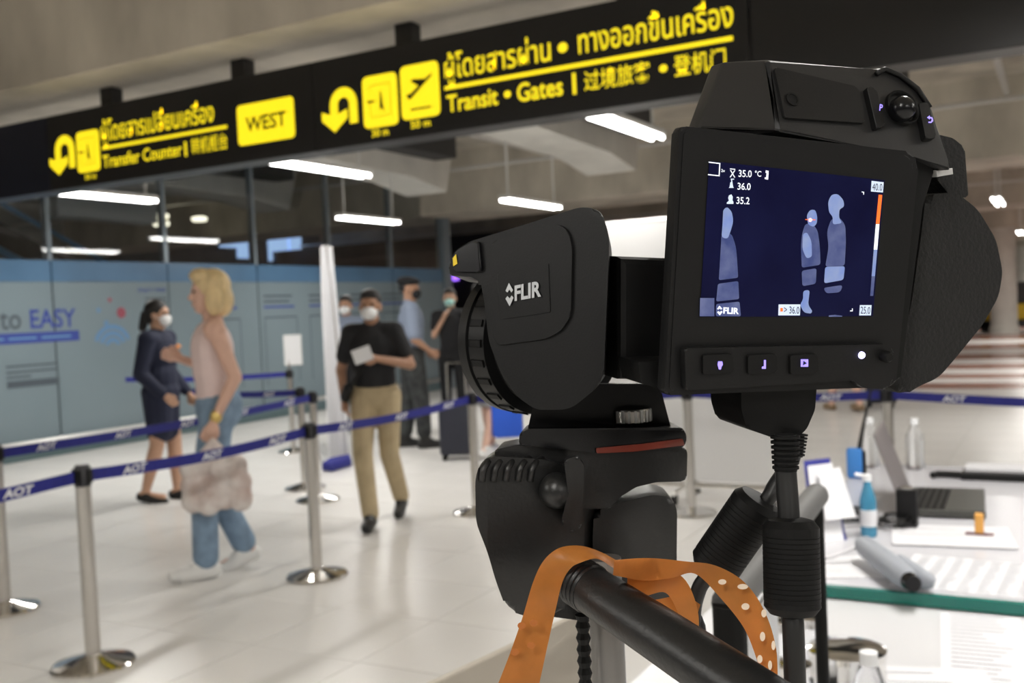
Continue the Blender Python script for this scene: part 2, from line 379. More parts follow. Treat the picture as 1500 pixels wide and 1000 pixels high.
rsq(-3.735,-3.475,2.59,2.905); rsq(-3.45,-3.175,2.605,2.925)
st('ผู้โดยสารเปลี่ยนเครื่อง', -6.11, -4.985, 2.755, 2.96, .008); st('Transfer Counter', -6.11, -5.3, 2.61, 2.70); st('|', -5.275, -5.255, 2.6, 2.70, .02); st('转机柜台', -5.21, -4.875, 2.605, 2.715, .006)
spoly([(-6.11,2.742),(-4.87,2.742),(-4.87,2.764),(-6.11,2.764)], nm='underline')
rsq(-4.775,-4.285,2.61,2.875, .035); st('WEST', -4.7, -4.35, 2.69, 2.79, .02, m_signk, yy=FY-.004)
st('ผู้โดยสารผ่าน', -3.135, -2.44, 2.758, 2.955, .008); st('•', -2.395, -2.335, 2.835, 2.89, .02); st('ทางออกขึ้นเครื่อง', -2.27, -1.415, 2.81, 2.965, .008)
spoly([(-3.14,2.742),(-1.42,2.742),(-1.42,2.765),(-3.14,2.765)], nm='underline')
st('Transit', -3.13, -2.785, 2.61, 2.71, .016); st('•', -2.745, -2.70, 2.64, 2.68, .02); st('Gates', -2.66, -2.375, 2.605, 2.71, .016); st('|', -2.315, -2.295, 2.6, 2.715, .02)
st('过境旅客', -2.245, -1.865, 2.605, 2.715, .006); st('•', -1.815, -1.77, 2.64, 2.68, .02); st('登机门', -1.735, -1.46, 2.605, 2.715, .006)
st('50 m', -6.31,-6.19,2.545,2.585,.012); st('30 m', -3.68,-3.555,2.535,2.58,.012); st('50 m', -3.39,-3.25,2.55,2.595,.012)
KY = FY-.004
spoly([(-3.41,2.74),(-3.385,2.72),(-3.22,2.845),(-3.225,2.857),(-3.27,2.83),(-3.36,2.84),(-3.375,2.828),(-3.32,2.795),(-3.38,2.755),(-3.40,2.757)], m_signk, yy=KY)
spoly([(-3.385,2.655),(-3.235,2.655),(-3.235,2.667),(-3.385,2.667)], m_signk, yy=KY)
def icon_transfer(cx, cz, s):
    m_ol = mat('pictogram_olive', (.6,.48,.01), .5, emit=(.7,.52,.01), es=.55)
    for a, b, c, d in ((-.075,.075,.085,.095),(-.075,.075,-.105,-.095),(.07,.08,-.105,.095),(-.08,-.07,-.105,-.02),(-.08,-.07,.05,.095)): spoly([(cx+a*s,cz+c*s),(cx+b*s,cz+c*s),(cx+b*s,cz+d*s),(cx+a*s,cz+d*s)], m_ol, yy=KY)
    spoly([(cx-.01*s,cz-.055*s),(cx-.003*s,cz+.05*s),(cx+.006*s,cz+.05*s),(cx+.018*s,cz-.04*s),(cx+.03*s,cz-.085*s),(cx+.002*s,cz-.05*s),(cx-.028*s,cz-.08*s)], m_signk, yy=KY)
    spoly([(cx-.1*s,cz-.015*s),(cx-.04*s,cz-.012*s),(cx-.04*s,cz-.002*s),(cx-.1*s,cz+.004*s)], m_signk, yy=KY)
icon_transfer(-3.6, 2.755, 1.0); icon_transfer(-6.26, 2.755, 1.0)
# ---------------------------------------------------------------- white partition, banner
pt = empty('white_partition', (-2.4,6.95,0), 'tall white mobile partition screen behind the thermal camera', 'partition')
m_pan = mat('white_board', (.78,.78,.78), .35)
pw0, pw1 = -3.15, -1.75
PYY = 6.95
bm = B(); span(bm, (pw0,PYY-.02,.14), (pw0+.695,PYY+.02,2.03)); mk('panel', bm, m_pan, pt)
bm = B(); span(bm, (pw0+.705,PYY-.02,.14), (pw1,PYY+.02,2.03)); mk('panel', bm, m_pan, pt)
for x in (pw0, (pw0+pw1)/2, pw1):
    bm = B(); tube(bm, [(x,PYY,.07),(x,PYY,2.06)], .02, 10); mk('post', bm, m_white_metal, pt)
    bm = B(); tube(bm, [(x,PYY-.28,.09),(x,PYY+.28,.09)], .02, 10); mk('foot', bm, m_chrome, pt)
    for dy in (-.26,.26):
        bm = B(); tube(bm, [(x-.015,PYY+dy,.04),(x+.015,PYY+dy,.04)], .04, 14); mk('caster', bm, m_blacksoft, pt)
for z in (.1, 2.04):
    bm = B(); tube(bm, [(pw0,PYY,z),(pw1,PYY,z)], .022, 10); mk('rail', bm, m_chrome if z < 1 else m_white_metal, pt)
bn = empty('rollup_banner', (-6.5,7.9,0), 'narrow white roll-up banner seen nearly edge-on with blue foot', 'banner')
m_bann = mat('banner_cloth', (.8,.8,.82), .6, bump=.2, scale=3)
g0 = atz(497, 682); g1 = atz(452, 688)
gt = Vector((g0.x-.1, g0.y+.25, 0))
D_ = RW.transposed() @ (gt-CAM)
def bpt(x, y): return atd(x, y, D_.z)
bm = B(); Lf = spline([bpt(469,360), bpt(471,450), bpt(476,560), bpt(480,672)], 8); Rf = spline([bpt(487,360), bpt(495,450), bpt(505,560), bpt(513,676)], 8)
dv_ = Vector((-.2,.5,0)).normalized()
prev = None
for k, (a, b) in enumerate(zip(Lf, Rf)):     # softly pleated cloth
    row = []
    for j in range(9):
        t = j/8; p = a.lerp(b, t) + dv_*(.025*math.sin(t*18+k*.05)*(.4+.6*k/len(Lf))); row.append(bm.verts.new(p))
    if prev:
        for j in range(8): bm.faces.new((prev[j],prev[j+1],row[j+1],row[j]))
    prev = row
bmesh.ops.solidify(bm, geom=bm.faces[:], thickness=.012)
mk('banner_cloth', bm, m_bann, bn, smooth=True)
bm = B(); q = [atz(*p_) for p_ in ((472,690),(483,682),(512,676),(515,683),(486,692))]; prism(bm, [p_+Vector((0,0,.01)) for p_ in q], (0,0,.07), .006); mk('foot_cap', bm, m_belt, bn, label='blue foot cap')
bm = B(); q = [atz(*p_) for p_ in ((464,657),(474,655),(487,681),(475,688))]; prism(bm, q, (0,0,.06), .006); mk('base_cassette', bm, m_duct, bn)
bm = B(); tube(bm, [Vector((gt.x,gt.y+.03,0.02)), bpt(478,358)], .012, 8); mk('pole', bm, m_steel, bn)
# ---------------------------------------------------------------- stanchions and belts
m_cass = mat('stanchion_head_dark', (.03,.03,.035), .35)
def stanchion(p, label, belts=(), H=.87, txt=True, group=None):
    p = Vector((p[0], p[1], 0)); t = empty('stanchion', p, label, 'stanchion', group)
    bm = B(); lathe(bm, p, Z1, [(0,.168),(.012,.172),(.02,.165),(.04,.09),(.05,.045),(.055,.034)], 40); mk('base', bm, m_chrome, t, smooth=30)
    bm = B(); lathe(bm, p, Z1, [(.04,.0315),(H-.09,.0315)], 28); mk('pole', bm, m_steel, t, smooth=30)
    bm = B(); lathe(bm, p, Z1, [(H-.092,.034),(H-.015,.034),(H-.008,.031),(H,.026)], 28); hd = mk('belt_head', bm, m_cass, t, smooth=30)
    for k in range(4):
        a = k*math.pi/2+.3; bm = B(); box(bm, p+Vector((math.cos(a)*.034,math.sin(a)*.034,H-.05)), (.012,.03,.06), .002, Matrix.Rotation(a,3,'Z')); mk('slot', bm, m_blackpl, hd)
    for q, n in belts:
        q = Vector((q[0], q[1], 0)); d = (q-p); L = d.length; d.normalize(); nn = Vector((-d.y,d.x,0))
        bm = B(); N = 10
        def pos(u): return p + d*(.034+(L-.068)*u) + Z1*(H-.05-.022*math.sin(math.pi*u))
        top = [(pos(k/N)+Z1*.026, pos(k/N)-Z1*.026) for k in range(N+1)]
        for k in range(N):
            (a1,b1),(a2,b2) = top[k], top[k+1]
            f = bm.faces.new([bm.verts.new(v) for v in (a1,a2,b2,b1)])
        bmesh.ops.remove_doubles(bm, verts=bm.verts, dist=1e-5); bmesh.ops.solidify(bm, geom=bm.faces[:], thickness=.002)
        be = mk('belt', bm, m_belt, t)
        if n:
            side = -nn if (CAM-p).dot(nn) < 0 else nn
            dr = d if side.cross(d).z < 0 else -d
            dr = d if (Z1.cross(side)).dot(d) > 0 else -d
            for k in range(n):
                u = (k+.5)/n; c = pos(u) + side*.004
                me_ = text('belt_lettering', 'AOT', m_white, c-dr*.065-Z1*.018, dr, Z1, .13, .036, be, .03, .25)
P0, P1, P2, P3 = (-4.86,3.2), (-3.68,2.81), (-3.69,4.29), (-3.70,6.05)
Pf1, Pf2 = (-5.67,6.5), (-7.36,8.28)
PR1, PR2 = (-2.24,6.45), (-.95,6.38)
stanchion(P1, 'chrome belt stanchion standing alone on the tiles before the blonde woman', [(P2, 3), ((-3.67,1.1), 3)])
stanchion(P2, 'chrome belt stanchion between the blonde woman and the man in black', [(P3, 3)])
stanchion(P3, 'chrome belt stanchion beside the tripod head and dark suitcase', [(PR1, 2)])
stanchion(P0, 'chrome belt stanchion nearest the EASY lettering on the blue wall', [((-5.2,6.1), 5)])
stanchion(Pf1, 'chrome belt stanchion standing between the white banner and the blonde woman', [((-7.1,6.6), 2)])
stanchion(Pf2, 'chrome belt stanchion carrying a small white notice frame', [((-9.3,7.7), 1)], H=.9)
stanchion(PR1, 'chrome belt stanchion in front of the white partition', [(PR2, 2)])
stanchion(PR2, 'chrome belt stanchion behind the laptop table', [((1.2,5.75), 3)])
stanchion((-5.2,6.1), 'chrome belt stanchion hidden behind the blonde woman', H=.87)
nf = empty('notice_frame', (Pf2[0],Pf2[1],.9), 'small white notice in a frame standing on a stanchion top', 'notice')
bm = B(); nd = ray(440,525); nd.z = 0; nd.normalize(); a_ = math.atan2(nd.y, nd.x)-math.pi/2
RZ = Matrix.Rotation(a_, 3, 'Z')
box(bm, Vector((Pf2[0],Pf2[1],1.11))+RZ@Vector((.05,0,0)), (.19,.015,.33), .004, RZ); mk('frame', bm, m_white_metal, nf)
bm = B(); box(bm, Vector((Pf2[0],Pf2[1],1.11))+RZ@Vector((.05,-.009,0)), (.165,.003,.3), 0, RZ); mk('sheet', bm, m_white, nf)
bm = B(); tube(bm, [(Pf2[0],Pf2[1],.895),(Pf2[0],Pf2[1],1.0)], .012, 8); mk('stem', bm, m_steel, nf)
# ---------------------------------------------------------------- people
m_skin = mat('skin_tan', (.52,.31,.21), .55, var=.05, scale=12); m_skin2 = mat('skin_fair', (.68,.43,.33), .55, var=.05, scale=12); m_skin3 = mat('skin_brown', (.40,.22,.14), .55, var=.05, scale=12)
m_hairb = mat('hair_black', (.012,.01,.01), .5, bump=.6, scale=60, stretch=(1,1,.2)); m_hairy = mat('hair_blonde', (.72,.55,.30), .5, var=.2, scale=30, bump=.6, stretch=(1,1,.25))
m_mask = mat('mask_white', (.82,.83,.84), .7); m_maskg = mat('mask_green', (.35,.62,.58), .7)
m_navy = mat('navy_suit', (.012,.016,.04), .8, bump=.2, scale=60); m_pink = mat('pale_pink_top', (.78,.62,.6), .8, bump=.2, scale=30); m_denim = mat('denim', (.2,.29,.4), .85, var=.2, scale=14)
m_blkc = mat('black_cloth', (.012,.012,.014), .8, bump=.2, scale=50); m_khaki = mat('khaki_cloth', (.45,.36,.22), .85, var=.08, scale=10); m_greysh = mat('grey_blue_shirt', (.2,.24,.32), .8, bump=.2, scale=40); m_camo = mat('dark_camo', (.05,.055,.055), .85, col2=(.015,.016,.018), scale=14)
m_shoeb = mat('black_leather', (.012,.012,.012), .35); m_shoew = mat('white_sneaker', (.75,.75,.74), .6); m_greyp = mat('grey_shorts', (.45,.45,.44), .85); m_eye = mat('eye_dark', (.02,.015,.012), .2)
def ball(bm, c, r, n=14):
    rr = Vector(r) if not isinstance(r, (int, float)) else Vector((r, r, r))
    q = bmesh.ops.create_uvsphere(bm, u_segments=n, v_segments=max(6, n*2//3), radius=1)
    for v in q['verts']: v.co = Vector((v.co.x*rr.x, v.co.y*rr.y, v.co.z*rr.z)) + Vector(c)
def cap(bm, p, q, r0, r1, n=12, sq=1.0):
    p, q = Vector(p), Vector(q); d = q-p
    if d.length < 1e-4: return
    x, y, dd = frame_of(d); P = []
    for k in range(5): a = math.pi/2*(1-k/4); P.append((-math.sin(a)*r0, math.cos(a)*r0))
    for k in range(5): a = math.pi/2*k/4; P.append((d.length+math.sin(a)*r1, math.cos(a)*r1))
    lathe(bm, p, d, P, n)
def fuse(bm, voxel=.008, it=4, cut=None):
    """one continuous skin around overlapping solids"""
    me = bpy.data.meshes.new('f'); bm.to_mesh(me); bm.free(); o = bpy.data.objects.new('f', me); COL.objects.link(o)
    r = o.modifiers.new('r', 'REMESH'); r.mode = 'VOXEL'; r.voxel_size = voxel
    s_ = o.modifiers.new('s', 'SMOOTH'); s_.iterations = it; s_.factor = .5
    dg = bpy.context.evaluated_depsgraph_get(); out = bpy.data.meshes.new_from_object(o.evaluated_get(dg)); bpy.data.objects.remove(o)
    out.shade_smooth(); return out
def hand(bm, el, wr, side, grip=.3, s=1.0, pal=None):
    d = (wr-el).normalized(); x = pal if pal is not None else Vector((side,0,0)); x = (x - d*x.dot(d)).normalized(); y = d.cross(x)
    c = wr + d*.045*s; cap(bm, wr, wr+d*.06*s, .024*s, .03*s)
    for k in range(4):
        o = y*((k-1.5)*.019*s); L = (.062,.074,.07,.055)[k]*s; a = wr+d*.075*s+o; b_ = a+d*L*.5-x*L*.12*grip*3; c_ = b_+d*L*.5*(1-grip)-x*L*.6*grip
        cap(bm, a-d*.02, b_, .0098*s, .009*s, 8); cap(bm, b_, c_, .009*s, .0078*s, 8)
    t0 = wr+d*.025*s-y*.028*s; t1 = t0+d*.035*s-y*.022*s; cap(bm, t0, t1, .011*s, .01*s, 8); cap(bm, t1, t1+d*.03*s-x*.008, .01*s, .008*s, 8)
def person(label, pos, face, H, J, skin, build=1.0, group=None):
    """J: joints in a 1.70 m body (x = the person's right, y = forward). Returns the body and a joint getter"""
    s = H/1.7; f = Vector((face[0],face[1],0)).normalized(); r = Vector((f.y,-f.x,0)); base = Vector((pos[0],pos[1],0))
    D = dict(hipL=(-.09,0,.92), hipR=(.09,0,.92), kneeL=(-.095,.02,.5), kneeR=(.095,.02,.5), ankL=(-.095,-.02,.085), ankR=(.095,-.02,.085),
             shL=(-.175,0,1.385), shR=(.175,0,1.385), elL=(-.235,-.02,1.10), elR=(.235,-.02,1.10), wrL=(-.235,.05,.86), wrR=(.235,.05,.86),
             waist=(0,0,1.06), chest=(0,.01,1.27), neck=(0,-.005,1.44), head=(0,.02,1.59), footL=0, footR=0, grip=.35, hx=0.)
    D.update(J)
    def wv(p): p = Vector(p)*s; return base + r*p.x + f*p.y + Z1*p.z
    G = {k: Vector(v) for k, v in D.items() if isinstance(v, tuple)}
    b = build; bm = B(); hc = G['head']
    hr = Matrix.Rotation(D['hx'], 3, 'Z')
    def hp(v): return hc + hr @ Vector(v)
    ball(bm, hp((0,-.012,.03)), (.074,.092,.088)); ball(bm, hp((0,.012,-.045)), (.056,.07,.07)); ball(bm, hp((0,.04,-.085)), (.03,.035,.03))
    ball(bm, hp((0,.088,-.022)), (.013,.02,.02)); ball(bm, hp((0,.07,.005)), (.012,.02,.035)); ball(bm, hp((0,.078,-.066)), (.024,.012,.008)); ball(bm, hp((0,.068,.03)), (.05,.015,.012))
    for k in (-1,1): ball(bm, hp((k*.075,-.008,-.015)), (.01,.02,.034))
    cap(bm, G['neck']-Vector((0,0,.05)), hc-Vector((0,.015,.05)), .056*b, .052)
    ball(bm, G['chest'], (.155*b,.105*b,.17)); ball(bm, G['waist'], (.13*b,.095*b,.16)); ball(bm, (G['hipL']+G['hipR'])/2+Vector((0,-.01,.02)), (.155*b,.11*b,.12))
    cap(bm, G['shL'], G['shR'], .062*b, .062*b); cap(bm, (G['chest']+G['shL'])/2, G['neck']-Vector((0,0,.03)), .07, .06); cap(bm, (G['chest']+G['shR'])/2, G['neck']-Vector((0,0,.03)), .07, .06)
    for k in 'LR':
        cap(bm, G['sh'+k], G['el'+k], .05*b, .038*b); cap(bm, G['el'+k], G['wr'+k], .039*b, .025)
        hand(bm, G['el'+k], G['wr'+k], 1 if k == 'R' else -1, D['grip'])
        cap(bm, G['hip'+k], G['knee'+k], .082*b, .056*b); cap(bm, G['knee'+k], G['ank'+k]+(G['knee'+k]-G['ank'+k])*.65, .054*b, .056*b); cap(bm, G['knee'+k]*.65+G['ank'+k]*.35, G['ank'+k], .055*b, .036)
        fp = D['foot'+k]; a = G['ank'+k]; t = a+Vector((0,.16*math.cos(fp),-.05-.16*math.sin(fp))); cap(bm, a-Vector((0,.03,.03)), t, .036, .026)
    for v in bm.verts: v.co = wv(v.co)
    me = fuse(bm, .0075)
    o = mkme('person', me, skin, None, label, 'person', group, base=base)
    def add(name, fn, m, voxel=.01, lab=None, it=3):
        q = B(); fn(q)
        for v in q.verts: v.co = wv(v.co)
        return mkme(name, fuse(q, voxel, it), m, o, lab)
    for k in (-1,1): add('eye', lambda q: ball(q, hp((k*.029,.072,.008)), (.012,.01,.007), 10), m_eye, .003, it=1)
    return o, G, add, hp, b
def shoes(add, G, D, m, h=.0, sole=None, ang=(0,0), boot=0, flat_=False):
    for k, fp in (('L',ang[0]),('R',ang[1])):
        def fn(q, k=k, fp=fp):
            a = G['ank'+k]; heel = a+Vector((0,-.045,-.045)); toe = a+Vector((0,.17*math.cos(fp),-.052-.17*math.sin(fp)))
            cap(q, heel, toe, .042, .036); cap(q, heel+Vector((0,.05,.0)), toe-Vector((0,.04,0)), .046, .046)
            if not flat_: cap(q, a+Vector((0,.01,.0)), heel.lerp(toe,.5)+Vector((0,0,.02)), .046, .04)
            if boot: cap(q, a, a+(G['knee'+k]-a)*boot, .054, .068)
        add('shoe', fn, m, .008)
def trousers(add, G, m, b=1, loose=.016, length=1.0, name='trousers', flare=0):
    def fn(q):
        ball(q, (G['hipL']+G['hipR'])/2+Vector((0,-.01,.025)), (.168*b+loose*.6,.125*b+loose*.7,.15))
        for k in 'LR':
            hp_, kn, an = G['hip'+k], G['knee'+k], G['ank'+k]
            if length <= .5: cap(q, hp_, hp_.lerp(kn, length*2), .09*b+loose, .085*b+loose)
            else:
                cap(q, hp_, kn, .088*b+loose, .06*b+loose); cap(q, kn, kn.lerp(an, (length-.5)*2), .06*b+loose, .05*b+loose+flare)
    add(name, fn, m, .01)
def top(add, G, m, b=1, loose=.014, sleeve=.8, hem=.0, name='shirt', collar=True):
    def fn(q):
        ball(q, G['chest'], (.158*b+loose,.108*b+loose,.175)); ball(q, G['waist']-Vector((0,0,.02)), (.14*b+loose,.102*b+loose,.17+hem)); ball(q, G['chest']*.5+G['waist']*.5, (.15*b+loose,.108*b+loose,.17))
        if sleeve >= 0:
            cap(q, G['shL'], G['shR'], .066*b+loose*.6, .066*b+loose*.6)
            for k in 'LR':
                cap(q, G['neck']-Vector((0,0,.05)), G['sh'+k]+Vector((0,0,-.01)), .07*b, .06*b)
                e, s_, w_ = G['el'+k], G['sh'+k], G['wr'+k]
                if sleeve <= 1: cap(q, s_, s_.lerp(e, sleeve), .056*b+loose, .05*b+loose)
                else: cap(q, s_, e, .056*b+loose, .045*b+loose); cap(q, e, e.lerp(w_, sleeve-1), .045*b+loose, .033+loose)
        else:
            for k, sg_ in (('L',-1),('R',1)): cap(q, G['chest']+Vector((sg_*.09,.03,.06)), G['sh'+k]*.72+G['neck']*.28+Vector((0,.0,.02)), .05, .03); cap(q, G['chest']+Vector((sg_*.09,-.03,.06)), G['sh'+k]*.72+G['neck']*.28+Vector((0,0,.02)), .05, .03)
        if collar: cap(q, G['neck']-Vector((0,0,.04)), G['neck']+Vector((0,0,.015)), .066, .062)
    add(name, fn, m, .01)
def mask(add, hp, m): add('face_mask', lambda q: (ball(q, hp((0,.055,-.052)), (.06,.052,.05)), ball(q, hp((0,.088,-.04)), (.03,.025,.035)), [cap(q, hp((k*.055,.05,-.045)), hp((k*.078,-.005,-.02)), .006, .005, 6) for k in (-1,1)]), m, .006, it=2)
def hair_short(add, hp, m): add('hair', lambda q: (ball(q, hp((0,-.022,.045)), (.081,.094,.085)), ball(q, hp((0,.03,.085)), (.062,.055,.04)), ball(q, hp((0,-.07,-.02)), (.06,.045,.06))), m, .008)
# navy-suited officer
p, G, add, hp, b = person('woman officer in navy skirt suit and white mask, hair in a ponytail', (-6.5,5.75), (.93,.36), 1.64,
    dict(kneeL=(-.09,.05,.5), ankL=(-.085,.06,.085), ankR=(.09,-.14,.1), kneeR=(.09,-.01,.5), elR=(.25,-.04,1.1), wrR=(.2,.13,.92), elL=(-.24,-.03,1.1), wrL=(-.18,.16,.9)), m_skin, 1.12)
def suit(q):
    ball(q, G['chest'], (.19,.14,.19)); ball(q, G['waist'], (.185,.14,.2)); cap(q, G['shL'], G['shR'], .08, .08); ball(q, (0,0,.93), (.2,.155,.13))
    for k in 'LR': cap(q, G['sh'+k], G['el'+k], .075, .062); cap(q, G['el'+k], G['el'+k].lerp(G['wr'+k],.9), .062, .048); cap(q, G['neck']-Vector((0,0,.05)), G['sh'+k], .07, .07)
    cap(q, G['neck']-Vector((0,0,.04)), G['neck'], .07, .066)
add('jacket', suit, m_navy)
add('skirt', lambda q: (cap(q, (-.06,0,.9), (-.06,.01,.6), .13, .105), cap(q, (.06,0,.9), (.06,.0,.6), .13, .105)), m_navy)
shoes(add, G, None, m_shoeb, flat_=True, ang=(0,.25)); mask(add, hp, m_mask)
add('hair', lambda q: (ball(q, hp((0,-.025,.045)), (.086,.1,.09)), ball(q, hp((0,-.06,-.02)), (.07,.06,.07)), cap(q, hp((0,-.115,.0)), hp((0,-.15,-.11)), .045, .035)), m_hairb, .008)
add('name_patch', lambda q: ball(q, (-.09,.135,1.31), (.045,.02,.02)), mat('orange_patch', (.7,.25,.05), .6), .006)
# blonde traveller
p, G, add, hp, b = person('blonde woman walking in pale pink vest top and blue jeans', (-4.27,4.18), (-.66,-.75), 1.73,
    dict(kneeL=(-.085,.1,.5), ankL=(-.08,.11,.09), kneeR=(.085,.04,.49), ankR=(.085,-.12,.12), footR=.35, elL=(-.23,-.09,1.12), wrL=(-.21,.03,.89), elR=(.23,-.06,1.12), wrR=(.17,.17,1.22), grip=.5), m_skin2, 1.0)
top(add, G, m_pink, 1.0, .012, -1, .03, 'vest_top', False); trousers(add, G, m_denim, 1.0, .012, .96, 'jeans', .01); shoes(add, G, None, m_shoew, ang=(0,.4))
add('hair', lambda q: (ball(q, hp((0,-.03,.045)), (.092,.104,.095)), ball(q, hp((0,-.075,-.04)), (.092,.07,.1)), [ball(q, hp((k*.08,-.03,-.05)), (.03,.05,.085)) for k in (-1,1)], ball(q, hp((0,.03,.1)), (.075,.065,.042))), m_hairy, .008)
add('bracelet', lambda q: cap(q, G['wrL']+Vector((0,-.012,.03)), G['wrL']+Vector((0,-.008,.015)), .034, .034), mat('gold', (.75,.55,.2), .3, metal=1), .006)
# carrier bag in her hand
m_bag = mat('printed_plastic_bag', (.82,.79,.77), .35, col2=(.5,.38,.34), scale=7)
c = Vector((-4.12,4.0,0)); bm = B()
rb = Vector((.874,.484,0)); nb = Vector((-.484,.874,0))
for a in (-1,-.33,.33,1):
    for z in (.47,.56,.66):
        ball(bm, c+rb*(a*.125+random.uniform(-.012,.012))+nb*random.uniform(-.03,.03)+Z1*(z+random.uniform(-.015,.015)), (.07,.07,.075), 10)
cap(bm, c-rb*.09+Z1*.68, c+Z1*.80-rb*.01, .04, .018); cap(bm, c+rb*.07+Z1*.68, c+Z1*.80-rb*.01, .04, .018)
bagm = fuse(bm, .012, 3); mkme('shopping_bag', bagm, m_bag, None, 'crumpled white and brown plastic bag carried by the blonde woman', 'bag')
# man in black
p, G, add, hp, b = person('man in black polo shirt and khaki trousers holding a paper to his chest', (-4.22,5.62), (.42,-.9), 1.63,
    dict(kneeL=(-.09,.05,.5), ankL=(-.11,-.22,.13), footL=.3, kneeR=(.08,.17,.52), ankR=(.03,.24,.09), shL=(-.16,0,1.385), shR=(.16,0,1.385), elL=(-.27,.02,1.14), wrL=(-.07,.2,1.20), elR=(.26,-.05,1.12), wrR=(.22,.06,.9), grip=.55, head=(0,.035,1.575)), m_skin3, 1.0)
top(add, G, m_blkc, 1.02, .014, .62, .06, 'polo_shirt'); trousers(add, G, m_khaki, .98, .014, .98); shoes(add, G, None, m_shoeb, ang=(.25,0)); mask(add, hp, m_mask); hair_short(add, hp, m_hairb)
add('sling_strap', lambda q: (cap(q, (-.12,.06,1.42), (.16,.15,1.0), .014, .014), cap(q, (.16,.15,1.0), (.2,.1,.93), .04, .04)), m_blackpl, .008)
f_ = Vector((.42,-.9,0)).normalized(); r_ = Vector((f_.y,-f_.x,0)); s_ = 1.63/1.7
pc = Vector((-4.22,5.62,0)) + f_*.285*s_ + r_*(.02)*s_ + Z1*1.235*s_
bm = B(); box(bm, pc, (.13,.004,.10), 0, Matrix.Rotation(math.atan2(r_.y,r_.x),3,'Z') @ Matrix.Rotation(.3,3,'Y')); mk('paper_slip', bm, m_white, label='small white paper held by the man in the black polo', cat='paper')
# man half hidden by the banner
p, G, add, hp, b = person('masked man in grey shirt half hidden behind the white banner', (-7.35,9.3), (.4,-.9), 1.68, dict(), m_skin3, 1.02)
top(add, G, m_greysh, 1.05, .016, .8, .05); trousers(add, G, m_blkc, 1, .016, .98); shoes(add, G, None, m_shoeb); mask(add, hp, m_mask); hair_short(add, hp, m_hairb)
# uniformed guard
p, G, add, hp, b = person('uniformed guard in dark beret, grey shirt and black boots', (-6.14,8.85), (.75,.66), 1.82, dict(hx=-.5, ankL=(-.11,-.1,.085), kneeL=(-.1,-.03,.5), ankR=(.1,.08,.085), kneeR=(.1,.06,.5), elL=(-.25,-.02,1.11), wrL=(-.16,.17,.98), elR=(.26,.0,1.1), wrR=(.2,.16,.97), grip=.6), m_skin3, 1.06)
top(add, G, m_greysh, 1.08, .016, .85, .02, 'uniform_shirt'); trousers(add, G, m_camo, 1.05, .024, .9); shoes(add, G, None, m_shoeb, boot=.45)
add('beret', lambda q: (ball(q, hp((0,-.015,.075)), (.1,.115,.05)), ball(q, hp((.03,-.03,.09)), (.1,.1,.045)), ball(q, hp((0,-.04,.02)), (.08,.085,.06))), m_blkc, .008)
add('belt', lambda q: [cap(q, (math.cos(a)*.15,math.sin(a)*.12,.98), (math.cos(a+.5)*.15,math.sin(a+.5)*.12,.98), .03, .03) for a in [k*.5 for k in range(13)]], m_blkc); mask(add, hp, m_blkc)
# bystander by the end of the blue wall
pp_ = atd(661, 480, 12.2)
p, G, add, hp, b = person('bystander in black with a pale green mask, past the blue wall', (pp_.x,pp_.y), (.4,-.9), 1.72, dict(elR=(.2,.08,1.15), wrR=(.06,.17,1.36)), m_skin, .92)
top(add, G, m_blkc, .95, .014, .6, .05); trousers(add, G, m_blkc, .95, .012, .98); shoes(add, G, None, m_shoeb); mask(add, hp, m_maskg); hair_short(add, hp, m_hairb)
# traveller behind the lens block (bare legs show)
pp_ = atz(716, 668)
p, G, add, hp, b = person('bare-legged traveller in grey shorts behind the lens block', (pp_.x,pp_.y), (.3,.95), 1.72, dict(kneeL=(-.09,.08,.5), ankL=(-.08,.12,.085), ankR=(.09,-.12,.1)), m_skin2, 1.0)
top(add, G, m_white, 1, .016, .7, .05); trousers(add, G, m_greyp, 1, .022, .42, 'shorts'); shoes(add, G, None, m_shoew); hair_short(add, hp, m_hairb)
bb = Vector((pp_.x+.245,pp_.y-.03,0)); bm = B(); box(bm, bb+Vector((0,0,.38)), (.3,.14,.36), .04, Matrix.Rotation(.6,3,'Z')); o = empty('tote_bag', (bb.x,bb.y,.2), 'bright blue bag beside the bare-legged traveller', 'bag')
mk('sack', bm, mat('bright_blue_fabric', (.02,.1,.6), .6), o, smooth=40); bm = B(); tube(bm, spline([bb+Vector((-.08,0,.55)), bb+Vector((-.03,0,.83)), bb+Vector((.03,0,.83)), bb+Vector((.08,0,.55))], 5), .01, 8); mk('handle', bm, m_belt, o)
def suitcase(px, py, label, sz=(.36,.22,.52), m=None, rot=.5):
    g = atz(px, py); e = empty('suitcase', g, label, 'suitcase'); R3 = Matrix.Rotation(rot,3,'Z')
    bm = B(); box(bm, g+Vector((0,0,.05+sz[2]/2)), sz, .035, R3, 3); mk('shell', bm, m or mat('dark_suitcase', (.02,.022,.035), .5), e, smooth=40)
    for k in range(4):
        bm = B(); c = g+R3@Vector(((k%2-.5)*sz[0]*.75,(k//2-.5)*sz[1]*.7,.028)); tube(bm, [c-Vector((.012,0,0)), c+Vector((.012,0,0))], .028, 12); mk('wheel', bm, m_blacksoft, e)
    bm = B(); tube(bm, [g+R3@Vector((-.09,.07,sz[2])), g+R3@Vector((-.09,.07,sz[2]+.42)), g+R3@Vector((.09,.07,sz[2]+.42)), g+R3@Vector((.09,.07,sz[2]))], .009, 8); mk('pull_handle', bm, m_steel, e)
suitcase(673, 672, 'dark upright suitcase beside the stanchion near the lens ring')
